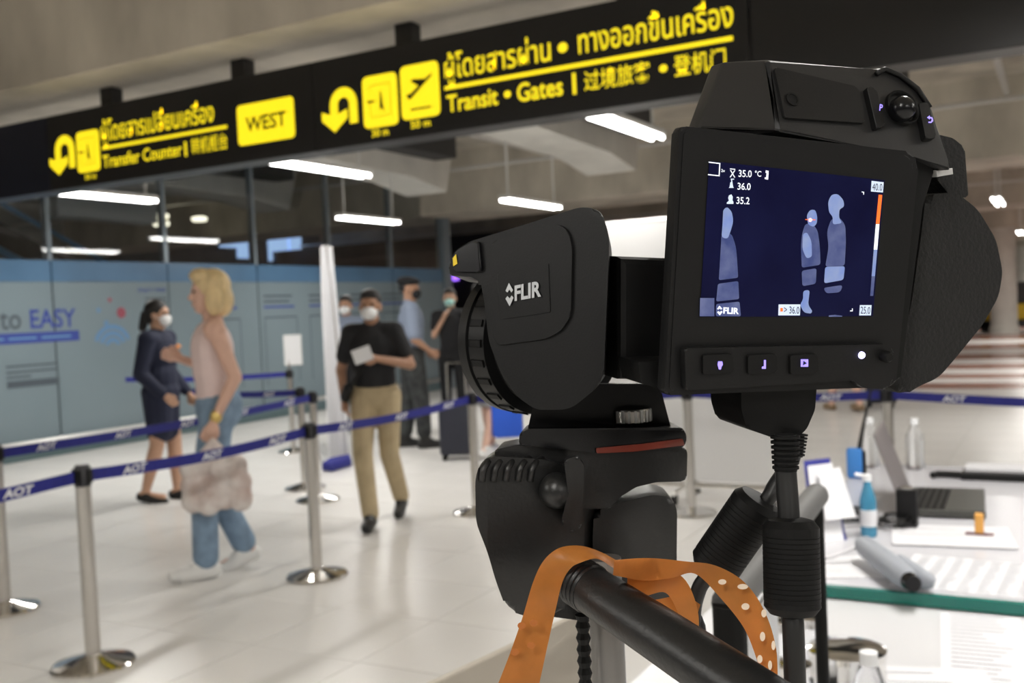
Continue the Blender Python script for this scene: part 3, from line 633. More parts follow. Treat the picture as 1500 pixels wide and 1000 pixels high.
# walkers beyond the right-hand belt
pp_ = atz(1240, 602)
p, G, add, hp, b = person('bare-legged walker in shorts and sandals beyond the right-hand belt', (pp_.x,pp_.y), (-.6,.8), 1.74, dict(kneeL=(-.09,.1,.5), ankL=(-.09,.2,.085), ankR=(.09,-.16,.1)), m_skin2, 1.0)
top(add, G, m_blkc, 1, .016, .7, .05); trousers(add, G, m_blkc, 1, .022, .44, 'shorts'); shoes(add, G, None, mat('sandal', (.25,.17,.1), .6), flat_=True); hair_short(add, hp, m_hairb)
suitcase(1292, 596, 'dark cabin suitcase rolling beyond the right-hand belt', rot=.1)
yb = empty('yellow_trolley', atd(1478, 462, 34), 'distant black and yellow trolley at the end of the concourse', 'trolley')
g = atz(1478, 485); yb.location = g
bm = B(); box(bm, g+Vector((0,0,.62)), (1.6,.8,.5), .05); mk('body', bm, mat('yellow_paint', (.75,.5,.02), .5), yb)
bm = B(); box(bm, g+Vector((0,0,.25)), (1.7,.9,.24), .04); mk('chassis', bm, m_dark, yb); bm = B(); box(bm, g+Vector((0,0,1.2)), (1.2,.7,.7), .06); mk('cabin', bm, m_dark, yb)
for k in range(4):
    c = g+Vector(((k%2-.5)*1.3,(k//2-.5)*.8,.16)); bm = B(); tube(bm, [c-Vector((0,.05,0)), c+Vector((0,.05,0))], .16, 14); mk('wheel', bm, m_blacksoft, yb)
# ---------------------------------------------------------------- table with equipment
TZ = .75
m_ttop = mat('white_laminate', (.62,.62,.64), .35); m_paper = mat('paper', (.70,.70,.73), .7); m_gedge = mat('green_glass_edge', (.01,.16,.13), .15)
m_gtop = mat('table_glass', (.85,.95,.93), .03, trans=1, ior=1.2); m_ink = mat('ink_grey', (.35,.36,.4), .7); m_pet = mat('pet_plastic', (.95,.97,1), .05, trans=.95, ior=1.25)
tb_ = empty('work_table', (.3,2.9,0), 'white work table covered with papers and equipment beside the tripod', 'table')
bm = B(); span(bm, (-.72,1.42,TZ-.03), (1.3,4.1,TZ), .005); mk('tabletop', bm, m_ttop, tb_)
for x in (-.66,1.24):
    for y in (1.48,4.04): bm = B(); span(bm, (x-.025,y-.025,0), (x+.025,y+.025,TZ-.03)); mk('leg', bm, m_steel, tb_)
gl = empty('glass_sheet', (.3,3.2,TZ+.004), 'thick glass sheet with green edge lying on the papers of the work table', 'glass sheet')
bm = B(); span(bm, (-.70,2.345,TZ+.005), (1.28,4.08,TZ+.028)); mk('pane', bm, mat('sheet_white_backed', (.60,.60,.64), .25), gl, label='papers showing white through the glass')
bm = B(); span(bm, (-.705,2.325,TZ+.004), (1.285,2.345,TZ+.029)); mk('edge', bm, m_gedge, gl, label='dark green glass edge')
TG = TZ+.0285
def sheet(cx, cy, wd, ht, rot, z, label, lines=0, m=None, cols=1, group=None):
    R3 = Matrix.Rotation(rot,3,'Z'); c = Vector((cx,cy,z)); bm = B(); box(bm, c+Vector((0,0,.001)), (wd,ht,.002), 0, R3)
    o = mk('paper_sheet', bm, m or m_paper, label=label, cat='paper', group=group, base=c)
    if lines:
        bm = B()
        for k in range(lines):
            for j in range(cols):
                y = (k+.7)/(lines+.4)-.5; x0 = -.44+j*.9/cols; L = .8/cols*random.uniform(.5,.95)
                q = [R3@Vector((a*wd,(y+bb)*ht,.0028))+c for a, bb in ((x0,0),(x0+L,0),(x0+L,.012),(x0,.012))]; bm.faces.new([bm.verts.new(v) for v in q])
        mk('print', bm, m_ink, o, kind='stuff')
sheet(-.08,2.12,.3,.4,.1,TZ,'printed form lying in front of the green glass edge',16,cols=2)
sheet(.24,2.0,.3,.42,-.1,TZ+.0005,'second printed form beside the first, further from the tin',16,cols=2)
sheet(-.2,1.8,.21,.3,.3,TZ+.003,'blank sheet lying by the steel tin',6)
sheet(-.2,2.52,.31,.3,-.06,TG,'form with columns of small print near the grey scanner',18,cols=7)
sheet(.12,2.56,.3,.34,.03,TG+.0005,'list with columns of print beside the grey scanner form',18,cols=7)
sheet(-.28,2.9,.3,.24,.15,TG+.003,'white sheet lying before the black stand',3)
sheet(.1,3.3,.42,.6,.05,TG,'large blank white sheet lying in front of the open laptop keyboard',0)
sheet(-.5,2.5,.24,.2,.4,TG,'small white sheet by the clipboard',2)
# standing clipboard of papers
cb = empty('clipboard_stand', (-.62,3.0,TG), 'upright blue clipboard with white forms leaning at the table edge', 'clipboard')
c0, c1 = atz(1196,798,TG), atz(1236,792,TG); t0, t1 = c0+Vector((-.045,.13,.19)), c1+Vector((-.05,.13,.19))
bm = B(); prism(bm, [c0+Vector((-.012,.012,0)), c1+Vector((.004,.012,0)), t1+Vector((-.01,.012,.012)), t0+Vector((-.014,.012,.012))], (0,.006,0)); mk('board', bm, m_belt, cb)
bm = B(); prism(bm, [c0, c1, t1, t0], (0,.003,0)); mk('sheet', bm, m_paper, cb)
bm = B(); prism(bm, [c0+Vector((.02,.035,.06)), c1+Vector((.028,.035,.06)), t1+Vector((.022,-.006,-.01)), t0+Vector((.03,-.006,-.01))], (0,.001,0)); mk('sheet', bm, m_paper, cb)
# radio
rd = empty('walkie_talkie', atz(1253,700,TG), 'blue and black handheld radio with long antenna', 'radio'); g = Vector(rd.location)
bm = B(); box(bm, g+Vector((0,0,.055)), (.055,.035,.11), .01); mk('body', bm, mat('radio_blue', (.05,.22,.6), .4), rd, smooth=40)
bm = B(); box(bm, g+Vector((.012,.01,.05)), (.05,.035,.10), .008); mk('battery', bm, m_blackpl, rd, smooth=40)
bm = B(); tube(bm, [g+Vector((.015,0,.1)), g+Vector((.03,.02,.19)), g+Vector((.06,.05,.33))], [.008,.006,.003], 8); mk('antenna', bm, m_blackpl, rd)
# blue sanitiser bottle
def bottle(g, prof, m, label, capm, n=20, name='bottle', band=None):
    e = empty(name, g, label, 'bottle'); bm = B(); lathe(bm, g, Z1, prof[:-1], n); mk('body', bm, m, e, smooth=40)
    h0, r0 = prof[-2]; bm = B(); lathe(bm, g, Z1, [(h0-.002,r0+.002),(prof[-1][0],r0+.002),(prof[-1][0]+.002,r0*.6)], n); mk('cap', bm, capm, e, smooth=40)
    if band: bm = B(); lathe(bm, g, Z1, [(band[0],band[2]),(band[1],band[2])], n); mk('label', bm, m_paper, e, smooth=40)
    return e
g = atz(1273,785,TG)
m_sanb = mat('sanitiser_blue', (.12,.45,.68), .12, trans=.6, ior=1.3)
e = bottle(g, [(0,.019),(.008,.022),(.10,.022),(.13,.014),(.145,.010),(.155,.009),(.17,.009)], m_sanb, 'blue sanitiser bottle with white label and spray top', m_white, band=(.03,.075,.0224))
bm = B(); tube(bm, [g+Vector((0,0,.165)), g+Vector((-.03,-.01,.172))], .005, 8); mk('nozzle', bm, m_white, e)
wprof = [(0,.028),(.01,.032),(.05,.03),(.10,.032),(.13,.03),(.16,.014),(.17,.013),(.19,.013)]
bottle(Vector((-.66,3.98,TG)), wprof, m_pet, 'clear water bottle standing behind the radio', m_white)
bottle(Vector((-.5,3.98,TG)), wprof, m_pet, 'clear water bottle standing behind the laptop lid', m_white)
# laptop
lp = empty('laptop', (-.32,3.35,TG), 'open dark grey laptop seen from its side', 'laptop')
bm = B(); prism(bm, [Vector((-.42,3.12,TG+.004)), Vector((-.21,3.14,TG+.004)), Vector((-.235,3.5,TG+.004)), Vector((-.45,3.48,TG+.004))], (0,0,.022), .004); base_ = mk('keyboard_deck', bm, mat('laptop_grey', (.06,.06,.055), .4), lp)
bm = B(); prism(bm, [Vector((-.425,3.12,TG+.02)), Vector((-.455,3.48,TG+.02)), Vector((-.53,3.47,TG+.245)), Vector((-.50,3.11,TG+.245))], (-.008,0,.001), .002); mk('lid', bm, mat('laptop_lid', (.2,.18,.18), .4), lp)
bm = B()
for i in range(12):
    for j in range(5): box(bm, (-.42+.02*j+.012-i*.0008,3.15+i*.026,TG+.028), (.015,.02,.003))
mk('keys', bm, m_blackpl, lp, kind='stuff')
# black stand, tray, yellow stand
g = atz(1330,772,TG); o = empty('black_block', g, 'small black upright box in front of the laptop', 'box')
bm = B(); box(bm, g+Vector((0,0,.055)), (.055,.04,.11), .004); mk('case', bm, m_blackpl, o); bm = B(); box(bm, g+Vector((0,0,.113)), (.03,.025,.008), .002); mk('top_plate', bm, m_steel, o)
g = Vector((-.2,3.85,TG)); o = empty('document_tray', g, 'flat black and white device at the far edge of the table', 'device')
bm = B(); box(bm, g+Vector((0,0,.012)), (.26,.14,.024), .004); mk('base', bm, m_blackpl, o); bm = B(); box(bm, g+Vector((.0,.02,.032)), (.24,.10,.018), .004); mk('cover', bm, m_paper, o)
bm = B(); tube(bm, spline([g+Vector((-.12,-.04,.012)), g+Vector((-.2,-.03,.012)), g+Vector((-.22,-.06,.012))], 4), .012, 8); mk('grip', bm, m_blackpl, o)
g = atz(1435,785,TG); o = empty('stamp', g, 'small orange rubber stamp on a dark foot', 'stamp')
bm = B(); box(bm, g+Vector((0,0,.004)), (.07,.025,.008), .002); mk('foot', bm, mat('stamp_dark_red', (.12,.03,.04), .5), o); bm = B(); box(bm, g+Vector((0,0,.035)), (.022,.02,.054), .004); mk('grip', bm, mat('stamp_orange', (.7,.35,.08), .5), o)
# grey scanner with cable
g = Vector((-.36,2.5,TG)); sc = empty('handheld_scanner', g, 'grey handheld scanner with black nose lying on printed forms', 'scanner')
A, Bp = atz(1268,800,TG+.045), atz(1325,845,TG+.035)
m_scg = mat('scanner_grey', (.3,.32,.36), .5)
bm = B(); d = (Bp-A); tube(bm, [A-d*.15, A, A+d*.5, Bp, Bp+d*.12], [.015,.026,.028,.026,.02], 16); mk('body', bm, m_scg, sc, smooth=40)
bm = B(); tube(bm, [Bp+d*.02, Bp+d*.2], [.023,.018], 16); mk('nose', bm, m_blackgl, sc, smooth=40)
bm = B(); q = [A.lerp(Bp,.55)+Vector((.03,.0,.0)), Bp+Vector((.045,.012,-.008)), Bp+Vector((.06,.01,-.012))]; tube(bm, q, [.022,.02,.01], 12); mk('grip', bm, m_scg, sc, smooth=40)
bm = B(); tube(bm, spline([A-d*.1, A+Vector((-.09,-.03,-.03)), A+Vector((-.16,.06,-.04)), A+Vector((-.2,-.06,-.04)), A+Vector((-.14,-.1,-.04))], 6), .004, 6); mk('cable', bm, m_paper, sc, smooth=True)
def coil(c, label, r=.04):
    bm = B(); P = [Vector((c[0]+math.cos(a)*r*(1+.25*math.sin(a*2.3)), c[1]+math.sin(a)*r*1.3, TG+.006+.0015*a)) for a in [k*.5 for k in range(40)]]
    tube(bm, P, .004, 6); mk('cable_coil', bm, m_blackpl, label=label, cat='cable', smooth=True)
coil((-.57,3.02), 'tangle of thin black cable behind the sanitiser bottle', .06); coil((-.43,2.98), 'small coil of black cable beside the black box', .045)
# steel tins and bottle in front
def tin(g, r, hh, label, n=36):
    e = empty('steel_tin', g, label, 'tin'); bm = B(); lathe(bm, g, Z1, [(0,r*.92),(.006,r),(hh-.008,r),(hh,r*1.02),(hh,r*.96),(.01,r*.93),(.01,.001)], n); mk('wall', bm, m_chrome, e, smooth=40)
    bm = B(); lathe(bm, g, Z1, [(hh-.004,r*1.035),(hh+.006,r*1.03),(hh+.012,r*.7),(hh+.013,.002)], n); mk('lid', bm, m_chrome, e, smooth=40); return e
tq = atz(1240,946,TZ+.10); tin(Vector((tq.x,tq.y,TZ)), .063, .09, 'round shiny steel tin with lid')
for k, (x, y) in enumerate(((1136,910),(1184,905),(1160,975))):
    g = atz(x, y, TZ+.1); g.z = TZ; e = empty('glass_jar', g, 'small clear jar with steel lid grouped behind the hanging cable', 'jar', 'clear jars on the table')
    bm = B(); lathe(bm, g, Z1, [(0,.034),(.08,.034),(.09,.028)], 20); mk('body', bm, m_pet, e, smooth=40); bm = B(); lathe(bm, g, Z1, [(.088,.032),(.105,.032),(.108,.02)], 20); mk('lid', bm, m_chrome, e, smooth=40)
g = atz(1272,950,TZ+.135); g.z = TZ
bottle(g, [(0,.02),(.008,.025),(.08,.025),(.105,.016),(.112,.012),(.13,.012)], m_pet, 'clear plastic bottle with white cap in front of the tin', m_white)
# grey rail frame
rf = empty('rail_frame', (-.265,1.05,0), 'grey padded rail on two black posts with a pale panel', 'rail'); rz = 1.2
E0, E1 = atz(1196,725,rz), atz(1068,885,rz)
bm = B(); tube(bm, [E0, E0.lerp(E1,.5), E1], .015, 16); mk('rail_tube', bm, mat('grey_foam', (.12,.12,.12), .6), rf, smooth=40)
for p_ in (E0, E1): bm = B(); tube(bm, [p_, Vector((p_.x,p_.y,0))], .008 if p_ is E0 else .014, 12); mk('post', bm, m_blacksoft, rf, smooth=40)
bm = B(); A = E0.lerp(E1,.62); prism(bm, [A-Z1*.03, E1+(E0-E1)*.06-Z1*.03, E1+(E0-E1)*.06-Z1*.6, A-Z1*.6], (.004,0,0)); mk('panel', bm, mat('pale_grey_panel', (.55,.56,.58), .5), rf)
# ---------------------------------------------------------------- thermal camera on its tripod
RV, UV, NV = RW @ Vector((.9415,.0124,.3368)), -(RW @ Vector((-.0471,.9944,.095))), -(RW @ Vector((-.3337,-.1053,.9368)))
T0 = CAM + RW @ Vector((.1198,-.0412,.4232))
def onplane(x, y, P, N): d = ray(x, y); return CAM + d*((P-CAM).dot(N)/d.dot(N))
def dv(x, y, n=0.): return onplane(x, y, T0+NV*n, NV)
tc = empty('thermal_camera', T0-UV*.09, 'black handheld thermal imaging camera with lit screen mounted on the tripod', 'thermal camera')
def slab(name, P, n, th, m, parent, r=0, bev=.0015, seg=2, smooth=22, label=None, ext=None):
    if r: P = rnd(P, r)
    bm = B(); prism(bm, [dv(x, y, n) for x, y in P], (-NV if ext is None else ext)*th, bev, seg); return mk(name, bm, m, parent, label, smooth=smooth)
dh = slab('display_housing', [(996,184),(1336,222),(1346,240),(1312,566),(973,579)], -.0006, .0065, m_blackpl, tc, 10, .0012)
slab('bezel_rim', [(1002,191),(1331,228),(1338,242),(1306,560),(980,572)], -.0002, .002, m_blackpl, dh, 8, .0003)
slab('body_core', [(1070,196),(1375,235),(1352,300),(1318,560),(1050,560)], -.006, .045, m_blacksoft, tc, 8, .003)
slab('neck', [(908,376),(1010,380),(1010,556),(908,556)], -.03, .03, m_blacksoft, tc, 0, .003)
slab('neck_bracket', [(935,530),(1000,528),(1000,576),(940,562)], -.012, .02, m_blacksoft, tc, 3, .002)
# screen
m_scr = mat('thermal_screen', (.004,.004,.02), .2, emit=(.002,.003,.015), es=.5, col2=(.007,.008,.035), scale=30, spec=.1)
sc_ = flat('screen', [dv(x, y, .0001) for x, y in ((1038.8,235.5),(1296,264),(1278.6,463),(1025,464))], m_scr, tc, 'lit screen showing a dark blue thermal image')
def zs(x, y): return 1010+x*.26, 220+y*.26
def spx(name, P, m, n=.0004, r=0):
    P = [zs(*p) for p in P]; P = rnd(P, r) if r else P
    return flat(name, [dv(x, y, n) for x, y in P], m, sc_)
def stx(s, x0, y1, wd, ht, m, bold=.01, n=.0008):
    p = dv(*zs(x0, y1), n); q = dv(*zs(x0+wd, y1+(wd*.04)), n); t = dv(*zs(x0+ht*.03, y1-ht), n)
    return text('screen_text', s, m, p, (q-p).normalized(), (t-p).normalized(), (q-p).length, (t-p).length, sc_, bold)
m_sw = mat('screen_white', (.5,.5,.5), .5, emit=(.75,.8,.9), es=1); m_sf = mat('screen_figure', (.1,.12,.25), .5, emit=(.12,.17,.42), es=.5, col2=(.025,.04,.15), scale=110)
m_sf2 = mat('screen_figure_bright', (.2,.25,.4), .5, emit=(.3,.4,.7), es=.7, col2=(.12,.18,.42), scale=140); m_so = mat('screen_orange', (.8,.15,.02), .5, emit=(.85,.1,.01), es=1); m_sd = mat('screen_dark', (.003,.003,.012), .4, emit=(.004,.005,.02), es=1)
m_sg = mat('screen_tag', (.4,.45,.5), .5, emit=(.45,.53,.66), es=1)
spx('thermal_figure', [(165,732),(178,520),(180,470),(235,465),(262,540),(270,640),(274,718)], m_sf, r=[3,20,10,20,20,20,3]); spx('thermal_figure', [(190,335),(212,318),(238,345),(248,400),(232,455),(215,500),(180,490),(186,420)], m_sf2, .0006, 14)
spx('thermal_figure', [(160,752),(275,736),(280,838),(150,852)], m_sf, r=3); spx('thermal_figure', [(150,866),(282,852),(290,935),(148,935)], m_sf, r=3); spx('thermal_figure', [(60,832),(140,832),(140,935),(57,935)], m_sf)
spx('thermal_figure', [(652,415),(690,410),(722,450),(735,540),(738,645),(632,662),(628,540),(634,470)], m_sf, r=[14,14,20,20,4,4,20,20]); spx('thermal_figure', [(660,365),(680,335),(708,335),(720,370),(718,412),(700,432),(668,420)], m_sf2, .0006, 14)
spx('thermal_figure', [(640,470),(662,462),(688,510),(690,600),(660,610),(636,560)], m_sf2, .0005, 18)
spx('thermal_figure', [(632,678),(716,664),(712,752),(636,766)], m_sf, r=4); spx('thermal_figure', [(640,790),(678,786),(668,870),(692,905),(685,920),(645,915),(622,870),(640,840)], m_sf2, r=12)
spx('thermal_figure', [(800,385),(845,378),(878,420),(882,520),(874,650),(765,655),(785,540),(772,460)], m_sf, r=[14,14,26,26,4,4,26,26]); spx('thermal_figure', [(780,290),(800,250),(835,245),(868,280),(872,318),(845,332),(842,380),(862,410),(805,420),(808,375),(786,350)], m_sf2, .0006, 12)
spx('thermal_figure', [(764,656),(876,652),(868,730),(758,750)], m_sf2, r=4); spx('thermal_figure', [(754,775),(864,758),(850,800),(770,806)], m_sf, r=6)
spx('thermal_figure', [(785,930),(820,926),(860,932),(860,938),(785,938)], m_sf)
for P in ([(108,64),(174,72),(174,78),(108,70)],[(168,72),(174,72),(170,146),(164,146)],[(104,134),(170,141),(170,147),(104,140)],[(970,232),(984,234),(983,250),(979,250),(979,238),(970,237)],[(905,902),(915,902),(916,890),(920,890),(920,907),(905,907)]): spx('screen_frame_mark', P, m_sw, .0006)
stx('2x', 178,122,22,16, m_sw); stx('X', 226,152,32,40, m_sw); spx('screen_frame_mark', [(228,102),(258,105),(258,110),(228,107)], m_sw, .0006)
stx('35.0', 276,150,74,40, m_sw); stx('°C', 368,148,36,34, m_sw); stx('36.0', 270,222,74,40, m_sw); stx('35.2', 264,302,74,40, m_sw)
spx('screen_icon', [(430,113),(446,116),(443,166),(424,162),(424,152),(432,153),(434,128),(428,126)], m_sw, .0006)
spx('screen_icon', [(232,160),(252,160),(252,165),(240,166),(242,182),(246,205),(250,212),(222,212),(226,205),(230,182),(236,176)], m_sg, .0006); spx('screen_icon', [(222,255),(236,248),(244,262),(242,280),(248,292),(248,302),(210,302),(210,294),(222,284),(218,268)], m_sg, .0006)
spx('screen_tag', [(1026,172),(1094,180),(1090,238),(1022,232)], m_sg, .0006); stx('40.0', 1030,226,56,40, m_sd, .0, .001); spx('screen_tag', [(502,868),(625,868),(622,930),(500,930)], m_sg, .0006); stx('> 36.0', 532,918,86,40, m_sd, 0, .001)
spx('screen_tag', [(960,872),(1026,872),(1022,930),(956,930)], m_sg, .0006); stx('25.0', 964,920,54,40, m_sd, 0, .001); spx('screen_tag', [(512,888),(526,888),(526,908),(512,908)], m_so, .001)
spx('scale_bar', [(1066,250),(1086,252),(1070,415),(1050,415)], m_so, .0006); spx('scale_bar', [(1050,416),(1070,416),(1058,560),(1038,560)], m_sw, .0006); spx('scale_bar', [(1038,561),(1058,561),(1045,710),(1026,710)], m_sf2, .0006); spx('scale_bar', [(1026,711),(1045,711),(1035,820),(1018,820)], m_sf, .0006)
spx('spot_mark', [(652,388),(710,390),(710,394),(652,392)], m_so, .0009); spx('spot_mark', [(670,385),(684,380),(694,392),(684,404),(672,402)], mat('screen_pink', (.8,.5,.5), .5, emit=(.8,.55,.55), es=.9), .0011)
stx('FLIR', 190,920,88,36, m_sw, .035)
def diamond(f, m, parent, nm):   # two arrowheads around a dark centre
    for P in ([(293,373),(310,402),(303,412),(295,400),(287,412),(279,405)],[(296,468),(312,433),(304,424),(296,436),(287,426),(279,437)]): flat(nm, [f(*p) for p in P], m, parent)
diamond(lambda x, y: dv(*zs(155+(x-279)*.95, 875+(y-373)*.58), .0008), m_sw, sc_, 'screen_icon')
# control strip
cs = slab('control_strip', [(1003,510),(1298,504),(1310,512),(1308,560),(1298,570),(1264,568),(1250,557),(1005,572)], .004, .006, m_blackpl, tc, 5, .0008)
m_vio = mat('violet_backlight', (.3,.25,.9), .4, emit=(.30,.22,1), es=1.1)
for x0, x1 in ((1030,1074),(1096,1138),(1158,1198)):
    bt = slab('button', [(x0,520),(x1,518),(x1+1,546),(x0,549)], .0055, .003, m_blacksoft, cs, 4, .0005)
for P in ([(1052,529),(1058,529),(1059,534),(1057,537),(1056,541),(1053,541),(1052,537),(1051,534)],[(1119,527),(1122,527),(1122,540),(1116,540),(1116,537),(1119,536)],[(1173,526),(1184,526),(1184,537),(1173,537)]): flat('backlit_icon', [dv(x, y, .0059) for x, y in P], m_vio, cs)
flat('backlit_icon_mark', [dv(x, y, .0062) for x, y in ((1177,528),(1182,532),(1176,535))], m_sd, cs)
bm = B(); ball(bm, dv(1262,520,.0042), .0016, 14); mk('power_light', bm, mat('power_led', (.5,.5,1), .3, emit=(.55,.5,1), es=4), cs, smooth=True)
bm = B(); lathe(bm, dv(1292,521,.003), NV, [(0,.0026),(.004,.0026),(.005,.0018)], 18); mk('knob', bm, m_blacksoft, cs, smooth=40)
# top housing
AQ = dict(a0=(1022,188,-.008),a1=(1058,91,-.028),a2=(1124,87,-.016),a3=(1140,192,-.002),a4=(1268,104,-.016),a5=(1292,99,-.017),a55=(1318,108,-.016),a6=(1345,128,-.013),a7=(1366,160,-.009),a8=(1388,232,-.003),a9=(1394,250,-.002),a10=(1338,226,-.001))
A_ = {k: dv(*AQ[k]) for k in ('a0','a1','a2','a3','a10')}
NT = (A_['a10']-A_['a3']).cross(A_['a2']-A_['a3']).normalized(); NT = NT if NT.dot(NV) > 0 else -NT
for k in AQ:
    if k not in A_: A_[k] = onplane(AQ[k][0], AQ[k][1], A_['a3'], NT)
bm = B(); V = {k: bm.verts.new(p) for k, p in A_.items()}; Wb = {k: bm.verts.new(p-NV*(.009 if k in ('a0','a1') else .045)) for k, p in A_.items()}
ringk = ['a0','a1','a2','a4','a5','a55','a6','a7','a8','a9','a10','a3']
bm.faces.new([V[k] for k in ('a0','a1','a2','a3')]); bm.faces.new([V[k] for k in ('a3','a2','a4','a5','a55','a6','a7','a8','a9','a10')]); bm.faces.new([Wb[k] for k in ringk][::-1])
for k, l in zip(ringk, ringk[1:]+ringk[:1]): bm.faces.new((V[k],V[l],Wb[l],Wb[k]))
bmesh.ops.bevel(bm, geom=bm.edges[:], offset=.0012, segments=2, affect='EDGES', profile=.5)
th = mk('top_housing', bm, mat('dark_grey_plastic', (.012,.012,.0125), .45, bump=.04, scale=900), tc, smooth=35)
def tp(x, y, o=0.): return onplane(x, y, A_['a3']+NT*o, NT)
def tslab(name, P, o, th_, m, parent, r=0, bev=.0005):
    bm = B(); prism(bm, [tp(x, y, o) for x, y in (rnd(P, r) if r else P)], -NT*th_, bev); return mk(name, bm, m, parent, smooth=20)
tslab('cover_panel', [(1134,98),(1257,127),(1268,180),(1150,172)], .0016, .004, m_blackpl, th, 5, .0003)
bm = B(); lathe(bm, tp(1160,146,.0014), NT, [(0,.0031),(.0008,.0031),(.0008,.0024),(.0004,.0022),(.0004,.0001)], 24); mk('sensor_ring', bm, m_blacksoft, th, smooth=40)
tslab('button', [(1270,126),(1284,130),(1297,184),(1284,188)], .003, .005, m_blackpl, th, 4); tslab('button', [(1346,150),(1360,150),(1372,202),(1356,203)], .003, .005, m_blackpl, th, 4)
p = tp(1288,162,.0034); text('backlit_icon', 'P', m_vio, p, RV, UV, .0017, .0028, th, .02)
P = [(1358,172),(1362,169),(1362,171),(1366,172),(1367,177),(1364,180),(1360,180),(1360,178),(1364,178),(1365,174),(1362,173),(1362,175)]; flat('backlit_icon', [tp(x, y, .0034) for x, y in P], m_vio, th)
bm = B(); lathe(bm, tp(1319,160,.0), NT, [(0,.0085),(.0022,.0085),(.0028,.0078),(.0022,.0072),(.0006,.0068),(.0004,.0001)], 30); mk('joystick_ring', bm, m_blacksoft, th, smooth=40)
bm = B(); ball(bm, tp(1321,160,.004), .0058, 20); mk('joystick', bm, m_blackgl, th, smooth=True)
bm = B(); tube(bm, [tp(x, y, .001) for x, y in ((1284,108),(1296,101),(1318,110),(1344,130),(1362,158))], .0012, 8); mk('hump_rim', bm, m_blackpl, th, smooth=True)
slab('strap_lug', [(1372,249),(1396,246),(1397,255),(1374,259)], -.004, .004, m_duct, tc, 0, .0005)
# hand strap
m_strap = mat('strap_fabric', (.009,.009,.009), .8, bump=.5, scale=500)
hs = slab('hand_strap', [(1356,286),(1400,281),(1432,306),(1459,350),(1469,398),(1463,434),(1440,475),(1400,524),(1375,553),(1345,566),(1324,580),(1306,566),(1316,530),(1336,440),(1350,340)], -.02, .032, m_strap, tc, 12, .0035, 3, 40)
slab('strap_pad', [(1370,196),(1396,202),(1413,216),(1420,288),(1396,292),(1372,262)], -.03, .02, m_strap, hs, 5, .003)
# lens block
FLV = RW @ Vector((-.66,-.03,.75)).normalized(); SNV = RW @ Vector((-.743,.02,-.669)).normalized(); LP = atd(850,450,.43); EXT = RW @ Vector((.12,.0,.99)).normalized()
def lb(x, y, o=0.): return onplane(x, y, LP+SNV*o, SNV)
lbk = B(); P = rnd([(884,560),(893,345),(880,306),(850,303),(790,322),(716,345),(690,353),(668,366),(657,386),(658,403),(692,406),(704,413),(709,440),(716,500),(735,550),(760,583),(785,600),(835,600)], [20,22,20,10,4,4,4,6,6,4,4,4,4,10,10,10,10,16])
prism(lbk, [lb(x, y) for x, y in P], EXT*.055, .0045, 4); lens = mk('lens_block', lbk, m_blackpl, tc, smooth=22)
def lslab(name, P, o, th_, m, parent, r=0, bev=.0006, label=None):
    bm = B(); prism(bm, [lb(x, y, o) for x, y in (rnd(P, r) if r else P)], -SNV*th_, bev); return mk(name, bm, m, parent, label, smooth=20)
lslab('side_panel', [(722,352),(818,328),(832,338),(838,362),(836,462),(822,484),(800,496),(726,506),(716,470),(708,412)], .0012, .004, m_blackpl, lens, 8)
lslab('logo_plate', [(728,402),(803,386),(806,457),(733,468)], .0016, .002, m_blackpl, lens, 2, .0002)
lslab('front_cap', [(662,374),(676,362),(700,352),(704,398),(664,398)], .002, .006, m_blackgl, lens, 6)
flat('laser_label', [lb(x, y, .0024) for x, y in ((663,378),(668,372),(670,386),(664,390))], mat('label_yellow', (.75,.55,.03), .5), lens)
m_logo = mat('logo_silver', (.5,.52,.54), .5)
def z2(x, y): return lb(640+x/2.778, 280+y/2.778, .0022)
diamond(z2, m_logo, lens, 'logo_mark')
p, q, t = z2(316,447), z2(424,428), z2(316,384); text('logo_lettering', 'FLIR', m_logo, p, (q-p).normalized(), (t-p).normalized(), (q-p).length, (t-p).length, lens, .035)
LC = atd(792,497,.535); R0 = .0400
bm = B(); lathe(bm, LC, FLV, [(-.03,.031),(-.012,.0345),(-.004,.0355),(-.003,.0345),(-.001,.0345),(0,R0),(.012,R0),(.0125,R0-.001),(.0135,R0-.001),(.014,R0+.0005),(.021,R0),(.023,R0-.003),(.018,R0-.006),(.014,.002)], 64); lr = mk('lens_ring', bm, m_blackpl, tc, smooth=30)
x_, y_, _d = frame_of(FLV)
for k in range(24):
    a = 2*math.pi*k/24; c = LC + FLV*.006 + (x_*math.cos(a)+y_*math.sin(a))*R0; bm = B()
    tg = -x_*math.sin(a)+y_*math.cos(a); nr = x_*math.cos(a)+y_*math.sin(a); box(bm, c, (.0035,.0016,.009), .0002, Matrix((tg, nr, FLV)).transposed()); mk('grip_rib', bm, m_blacksoft, lr)
bm = B(); lathe(bm, LC+FLV*.0145, FLV, [(0,.029),(.001,.027),(.004,.015),(.0045,.001)], 40); mk('front_element', bm, mat('lens_coating', (.05,.03,.02), .05, metal=.6), lr, smooth=True)
# connector under the display
cb2 = slab('connector_housing', [(1086,566),(1197,558),(1194,600),(1182,628),(1168,641),(1132,641),(1094,627),(1086,600)], -.016, .026, m_blacksoft, tc, 6, .002)
